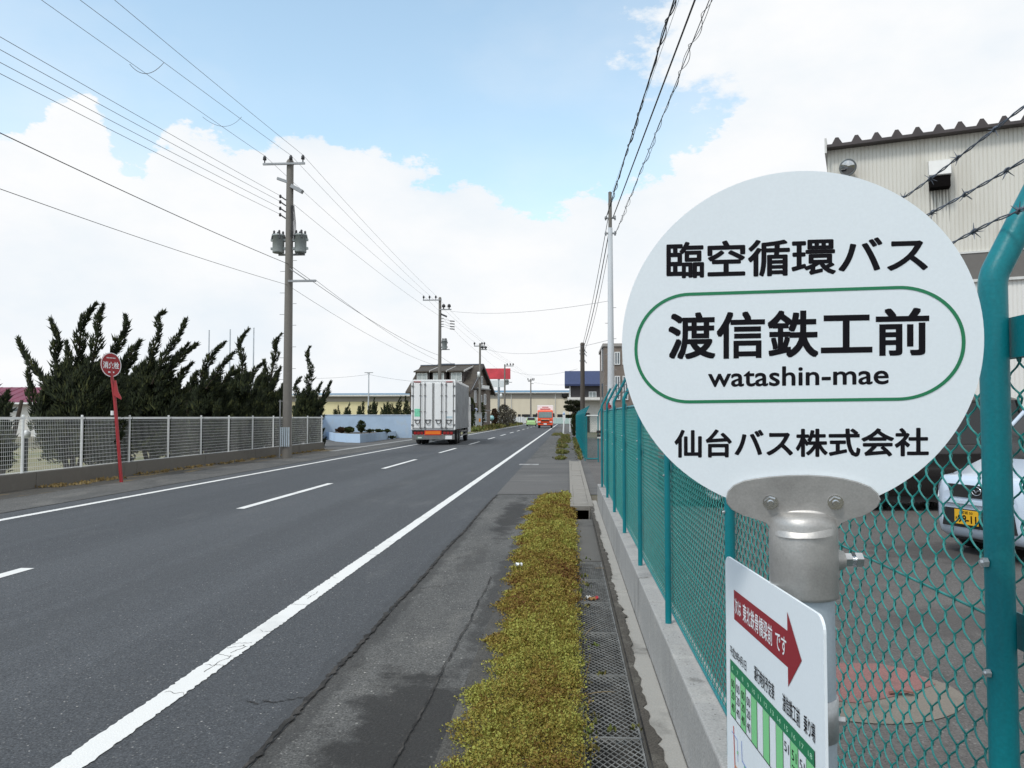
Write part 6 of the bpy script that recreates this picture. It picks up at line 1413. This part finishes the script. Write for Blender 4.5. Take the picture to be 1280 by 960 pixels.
def bush(label, px, py_top, py_bot, Y, wpx, m, name='shrub', n=900, size=.11, z0=None, group=None, cone=False):
    b_ = aY(px, py_bot, Y); t_ = aY(px, py_top, Y); w = wpx * Y / FPX / 2; zb_ = b_[2] if z0 is None else z0; h = t_[2] - zb_
    r = thing(name, label, 'shrub' if not cone else 'tree', (b_[0], Y, zb_), group=group); u = rng.random(n); th = rng.uniform(0, 2 * np.pi, n)
    rad = w * (np.sqrt(np.maximum(0, 1 - (2 * u - 1) ** 2)) if not cone else (1 - u) ** .7) * (rng.random(n) ** .4) * (1 + .35 * np.sin(th * 3 + u * 9))
    p = np.c_[b_[0] + rad * np.cos(th), Y + rad * np.sin(th), zb_ + .05 + u * h * .95]; d = np.c_[np.cos(th) * .5, np.sin(th) * .5, np.full(n, .7)] + rng.normal(0, .35, (n, 3)); d /= np.linalg.norm(d, axis=1)[:, None]
    s = np.cross(d, rng.normal(0, 1, (n, 3))); s /= np.linalg.norm(s, axis=1)[:, None]; L = (size * rng.uniform(.6, 1.4, n))[:, None]
    V = np.empty((n, 4, 3)); V[:, 0] = p; V[:, 1] = p + d * L * .5 + s * L * .3; V[:, 2] = p + d * L; V[:, 3] = p + d * L * .5 - s * L * .3
    npmesh('foliage' if not cone else 'crown', V.reshape(-1, 3), np.arange(4 * n).reshape(n, 4), m, r, tint=np.clip(rng.normal(.45, .22, n), 0, 1))
    mb = MB()
    for k in range(4): mb.tube([(0, 0, -.02), (w * .25 * math.cos(k * 1.6), w * .25 * math.sin(k * 1.6), h * .45), (w * .4 * math.cos(k * 1.6 + .3), w * .4 * math.sin(k * 1.6 + .3), h * .75)], [.05 * h ** .5, .035 * h ** .5, .015], 6)
    build('stem' if not cone else 'trunk', mb, m_bark, r, local=True); return r
m_shrub = leafmat('shrub leaves', (.02, .028, .010), (.045, .06, .018), (.075, .085, .03)); m_brown = leafmat('bronze leaves', (.045, .022, .014), (.07, .04, .022), (.09, .07, .03)); m_grey = leafmat('grey twigs', (.09, .08, .065), (.14, .13, .10), (.19, .18, .13))
bush('upright dark green shrub at the middle of the blue planter', 451.5, 527, 541, 55, 9, m_shrub, z0=.46)
bush('low clipped dark hedge clump at the left end of the blue planter', 427, 536, 543, 54, 13, m_brown, z0=.46); bush('low rounded shrub right beside the dark clump in the blue planter', 436, 535.5, 543, 54, 12, m_shrub, z0=.46)
for k, (px, w) in enumerate(((462, 10), (473, 10), (484, 8))): bush(('flat green plant just right of the upright shrub in the blue planter', 'flat green plant between two others on the blue planter soil', 'flat green plant at the right tip of the blue planter')[k], px, 538.5, 542, 55.5, w, m_shrub, n=300, z0=.46)
bush('small weed clump at the foot of the blue wall near the truck', 490, 546.5, 550, 56, 8, m_shrub, n=250, z0=.0)
for k, (px, top, w, lab) in enumerate(((421, 508, 9, 'smallest young juniper showing above the blue wall, furthest left'), (435, 505, 9, 'young juniper with a leaning tip above the blue wall, second from the left'), (452, 502, 10, 'young juniper with a hooked tip above the blue wall, third from the left'), (466, 497.5, 12, 'tall pointed young juniper beside the pale mast above the blue wall'), (483, 502, 13, 'broad young juniper above the blue wall, two before the truck'), (499, 495.5, 18, 'bushy juniper above the blue wall next to the truck'), (513, 489, 18, 'tallest juniper above the blue wall, partly hidden by the truck'))):
    jj = thing('juniper_tree', lab, 'tree', (aY(px, 520, 63)[0], 63, 0), group='young junipers behind the blue wall'); Vs, Fs, Ts, o = [], [], [], 0
    for q in range(9):
        dx = rng.uniform(-.5, .5) * w; tp_ = top if q == 0 else top + rng.uniform(.15, .8) * (522 - top); x1 = px + (2 if q == 0 else dx)
        K = np.array([aY(px + dx * .3 - 1.5, 530, 63 + rng.uniform(-.3, .3)), aY(px + dx * .7 - 1, (tp_ + 530) / 2, 63), aY(x1, tp_, 63)]); t = np.linspace(0, 1, 12); P = np.stack([np.interp(t, [0, .5, 1], K[:, i]) for i in range(3)], 1)
        V, F, tt = plume(P, .20, dens=130, tuft=.2); Vs.append(V); Fs.append(F + o); Ts.append(tt); o += len(V)
    npmesh('crown', np.concatenate(Vs), np.concatenate(Fs), m_jun, jj, tint=np.concatenate(Ts)); mb = MB(); mb.cyl((0, 0, 0), (0, 0, 1.7), .06, .04, 7); build('trunk', mb, m_bark, jj, local=True)
# shrubs, box and signs on the far verge beyond the truck
bush('dark green shrub between the truck and the house', 588.5, 497, 528, 92, 9, m_shrub, n=1400, size=.2, z0=0); bush('olive shrub leaning on the road side of the dormer house', 601, 503, 522, 97, 10, m_shrub, n=900, size=.2, z0=.5)
bush('bronze leaved shrub near the round blue sign', 618, 511, 532, 118, 8, m_brown, n=1200, size=.22, z0=0); bush('bare grey twiggy bush right of the bronze shrub', 630, 506, 532, 122, 19, m_grey, n=1500, size=.28, z0=0); bush('sparse grey bush at the factory end of the far verge', 640, 513, 531, 140, 10, m_grey, n=500, size=.3, z0=0)
q0, q1 = aY(592, 537, 95), aY(602.5, 516.5, 95)
ub = thing('utility_cabinet', 'grey steel utility cabinet with an orange sticker beside the truck', 'cabinet', (q0[0], 95, 0), R(14)); Wc = q1[0] - q0[0]
mb = MB(); mb.b2((0, 0, .12), (Wc, .8, q1[2])); build('case', mb, mat('cabinet grey', (.36, .39, .41), .5, .2, var=.06), ub, local=True, bevel=.02)
mb = MB(); mb.b2((-.05, -.05, q1[2]), (Wc + .05, .85, q1[2] + .07)); build('lid', mb, mat('cabinet grey', (.36, .39, .41)), ub, local=True); mb = MB(); mb.b2((-.04, -.04, .0), (Wc + .04, .84, .12)); build('plinth', mb, m_darkc, ub, local=True)
mb = MB(); mb.b2((.16, -.025, 1.05), (.34, -.004, 1.6)); build('vent', mb, m_blackp, ub, local=True); mb = MB(); mb.b2((.62, -.02, 1.0), (.84, -.004, 1.4)); build('sticker', mb, m_amber, ub, local=True)
for (px, py, pyb, Y, dpx, col, lab, nm) in ((614.5, 522.5, 533, 112, 6.5, (.32, .62, .66), 'round pale blue road sign on a low post by the bronze shrub', 'round_sign'), (633, 510, 530, 126, 5, (.62, .66, .72), 'pale round traffic mirror in front of the grey bush', 'traffic_mirror'), (595, 512, 528, 93, 4.2, (.5, .55, .75), 'small white and blue round sign behind the grey cabinet', 'round_sign')):
    q = aY(px, py, Y); r_ = dpx * Y / FPX / 2; t = thing(nm, lab, 'sign', (q[0], Y, 0)); mb = MB(); mb.cyl((0, 0.03, 0), (0, .03, q[2]), .05, n=8); build('post', mb, m_wood if 'low post' in lab else m_whitep, t, local=True)
    mb = MB(); mb.lathe([(.001, -.06), (r_, -.04), (r_, .0), (.001, .0)], (0, 0, q[2]), 'Y', 20); build('sign_disc', mb, mat(lab[:18], col, .35), t, local=True)
# ---- near side background: blue roofed house, brown building, pine, far bus stop post
def blue_house():
    Y = 84; x0, x1 = aY(713, 500, Y)[0], aY(790, 500, Y)[0]; t = thing('blue_roof_house', 'dark two storey house with a blue tiled roof beyond the brown pole', 'house', (x0, Y, 0)); L = x1 - x0
    ze, zr, zm = aY(730, 482.5, Y)[2], aY(730, 466, Y + 3)[2], aY(730, 500, Y)[2]
    mb = MB(); mb.b2((0, 0, zm), (L, 7, ze + .1)); build('upper_wall', mb, mat('charcoal cladding', (.055, .05, .052), .7, var=.15, scale=2, stretch=(1, 1, 6)), t, local=True); mb = MB(); mb.b2((.2, .1, 0), (L, 6.9, zm)); build('lower_wall', mb, mat('off white render', (.66, .65, .62)), t, local=True)
    mb = MB(); mb.prism([(-.7, ze), (-.7, ze + .18), (3.0, zr + .2), (3.5, zr + .2), (7.7, ze + .18), (7.7, ze)], -.6, L + .4, 0, lambda a, b, c: (c, a, b)); build('roof', mb, mat('blue roof tile', (.022, .036, .105), .5, var=.25, scale=3, stretch=(4, .6, 1)), t, local=True)
    mb = MB(); mb.cyl((-.04, -.08, 0), (-.04, -.08, ze), .07, n=8); build('downpipe', mb, m_whitep, t, local=True)
    xx = aY(736, 490, Y)[0] - x0; window(t, xx, xx + (aY(745.5, 490, Y)[0] - aY(736, 490, Y)[0]), aY(740, 498.5, Y)[2], aY(740, 489.5, Y)[2], 0, m_whitep, -1, 2, m_curtain, .06)
    mb = MB(); mb.prism([(-1.3, zm - .05), (-1.3, zm + .08), (0, zm + .3), (0, zm + .1)], -.3, L, 0, lambda a, b, c: (c, a, b)); build('porch_roof', mb, mat('pale porch roof', (.58, .57, .54), .6), t, local=True)
    mb = MB(); mb.b2((1.2, .02, 0), (2.0, .09, 2.0)); build('door', mb, m_dark, t, local=True)
blue_house()
def brown_building():
    Y = 54; x0, x1 = aY(755, 470, Y)[0], aY(800, 470, Y)[0]; t = thing('brown_building', 'tall narrow brown tiled building behind the white pole', 'building', (x0, Y, 0)); L = x1 - x0; zt2 = aY(770, 433, Y)[2]
    mb = MB(); mb.b2((0, 0, 0), (L, 7, zt2)); build('wall', mb, mat('brown tile wall', (.20, .165, .14), .75, var=.15, scale=3), t, local=True); mb = MB(); mb.b2((-.08, -.08, zt2), (L + .08, 7.1, zt2 + .2)); build('parapet', mb, mat('grey parapet', (.33, .31, .29), .8), t, local=True)
    for (a, b) in ((456, 440), (500, 470)):
        for px in (768, 778): window(t, aY(px, 450, Y)[0] - x0, aY(px + 7, 450, Y)[0] - x0, aY(760, a, Y)[2], aY(760, b, Y)[2], 0, m_whitep, -1, 2, m_pane, .07)
    mb = MB()
    for z in (2.4, 4.8): mb.b2((-.06, 1.5, z), (-.003, 2.4, z + 1.5))
    build('side_window', mb, m_pane, t, local=True)
brown_building()
pn = aY(717, 545, 80); pine = thing('pine_tree', 'cloud pruned dark pine with flat foliage pads in front of the blue roofed house', 'tree', (pn[0], 80, 0)); Vs, Fs, Ts, o = [], [], [], 0
for (px, py, w, h_, dy) in ((716, 503.5, 20, 6, 0), (711, 509, 12, 4.5, -.6), (718, 512.5, 22, 6, .3), (723, 519, 16, 8, .8), (712, 521, 12, 4, 0), (724, 507, 12, 6, 1)):
    n = 1100; c = aY(px, py, 80 + dy); a = rng.uniform(0, 2 * np.pi, n); rr_ = np.sqrt(rng.random(n)); sx = w * .08 / 2; p = c + np.c_[sx * rr_ * np.cos(a), .8 * sx * rr_ * np.sin(a), (rng.random(n) - .5) * h_ * .08 * np.sqrt(1.02 - rr_ ** 2)]
    d = np.c_[np.cos(a) * .5, np.sin(a) * .5, np.full(n, .8)] + rng.normal(0, .3, (n, 3)); d /= np.linalg.norm(d, axis=1)[:, None]; s = np.cross(d, rng.normal(0, 1, (n, 3))); s /= np.linalg.norm(s, axis=1)[:, None]; L = .16
    V = np.empty((n, 3, 3)); V[:, 0] = p + s * .03; V[:, 1] = p - s * .03; V[:, 2] = p + d * L; Vs.append(V.reshape(-1, 3)); Fs.append(np.arange(3 * n).reshape(n, 3) + o); o += 3 * n; Ts.append(np.clip(rng.normal(.4, .2, n), 0, 1))
npmesh('crown', np.concatenate(Vs), np.concatenate(Fs), leafmat('pine needles', (.012, .018, .010), (.035, .04, .018), (.07, .075, .035)), pine, tint=np.concatenate(Ts))
mb = MB(); mb.tube([(0, 0, 0), (.15, 0, .8), (-.1, .1, 1.6), (.1, 0, 2.4), (0, 0, 3.2)], [.16, .14, .12, .09, .05], 8); build('trunk', mb, m_bark, pine, local=True)
bush('dark clipped hedge end beside the far teal fence', 717.5, 518, 540, 66, 6, m_shrub, n=900, size=.12, z0=0)
q = gp(704, 543.5); bs = thing('bus_stop_post', 'slim white far bus stop board leaning on its post at the road edge', 'sign', (q[0], q[1], 0)); Yb = q[1]
tp_ = aY(705.5, 514, Yb); bt_ = aY(705, 526, Yb); wv = 3.4 * Yb / FPX
mb = MB(); mb.tube([(q[0], Yb, -.02), (bt_[0], Yb, bt_[2])], .065, 8); build('post', mb, m_whitep, bs)
mb = MB(); mb.prism(rrect(-wv / 2, 0, wv / 2, tp_[2] - bt_[2], .10), -.03, .03, 0, lambda a, b, c: (bt_[0] + a, Yb + c, bt_[2] + b)); pb2 = build('sign_board', mb, m_whitep, bs)
mb = MB(); mb.lathe([(.001, 0), (.09, 0), (.09, -.012), (.001, -.012)], (bt_[0], Yb - .032, bt_[2] + .62), 'Y', 18); build('emblem', mb, mat('pale blue emblem', (.25, .42, .70), .5), pb2)
mb = MB(); mb.lathe([(.001, .12), (.22, .10), (.25, 0), (.001, 0)][::-1], (q[0], Yb, 0), n=16); build('base_weight', mb, m_lid, bs)
# far hills on the horizon
mb = MB(); r_ = np.random.default_rng(9); xs = np.linspace(-1400, 1400, 90); zs = 10 + 9 * np.abs(np.sin(xs * .0031 + 1)) + np.cumsum(r_.normal(0, .8, 90)) * .5; n = 90
V = [(x, 1350, -2) for x in xs] + [(x, 1400, max(z, 5)) for x, z in zip(xs, zs)] + [(x, 1480, -2) for x in xs]; mb.add(V, [(j * n + i, j * n + i + 1, (j + 1) * n + i + 1, (j + 1) * n + i) for j in range(2) for i in range(n - 1)])
struct('hills', mb, mat('blue green hills', (.16, .24, .30), .9, var=.2, scale=.02))
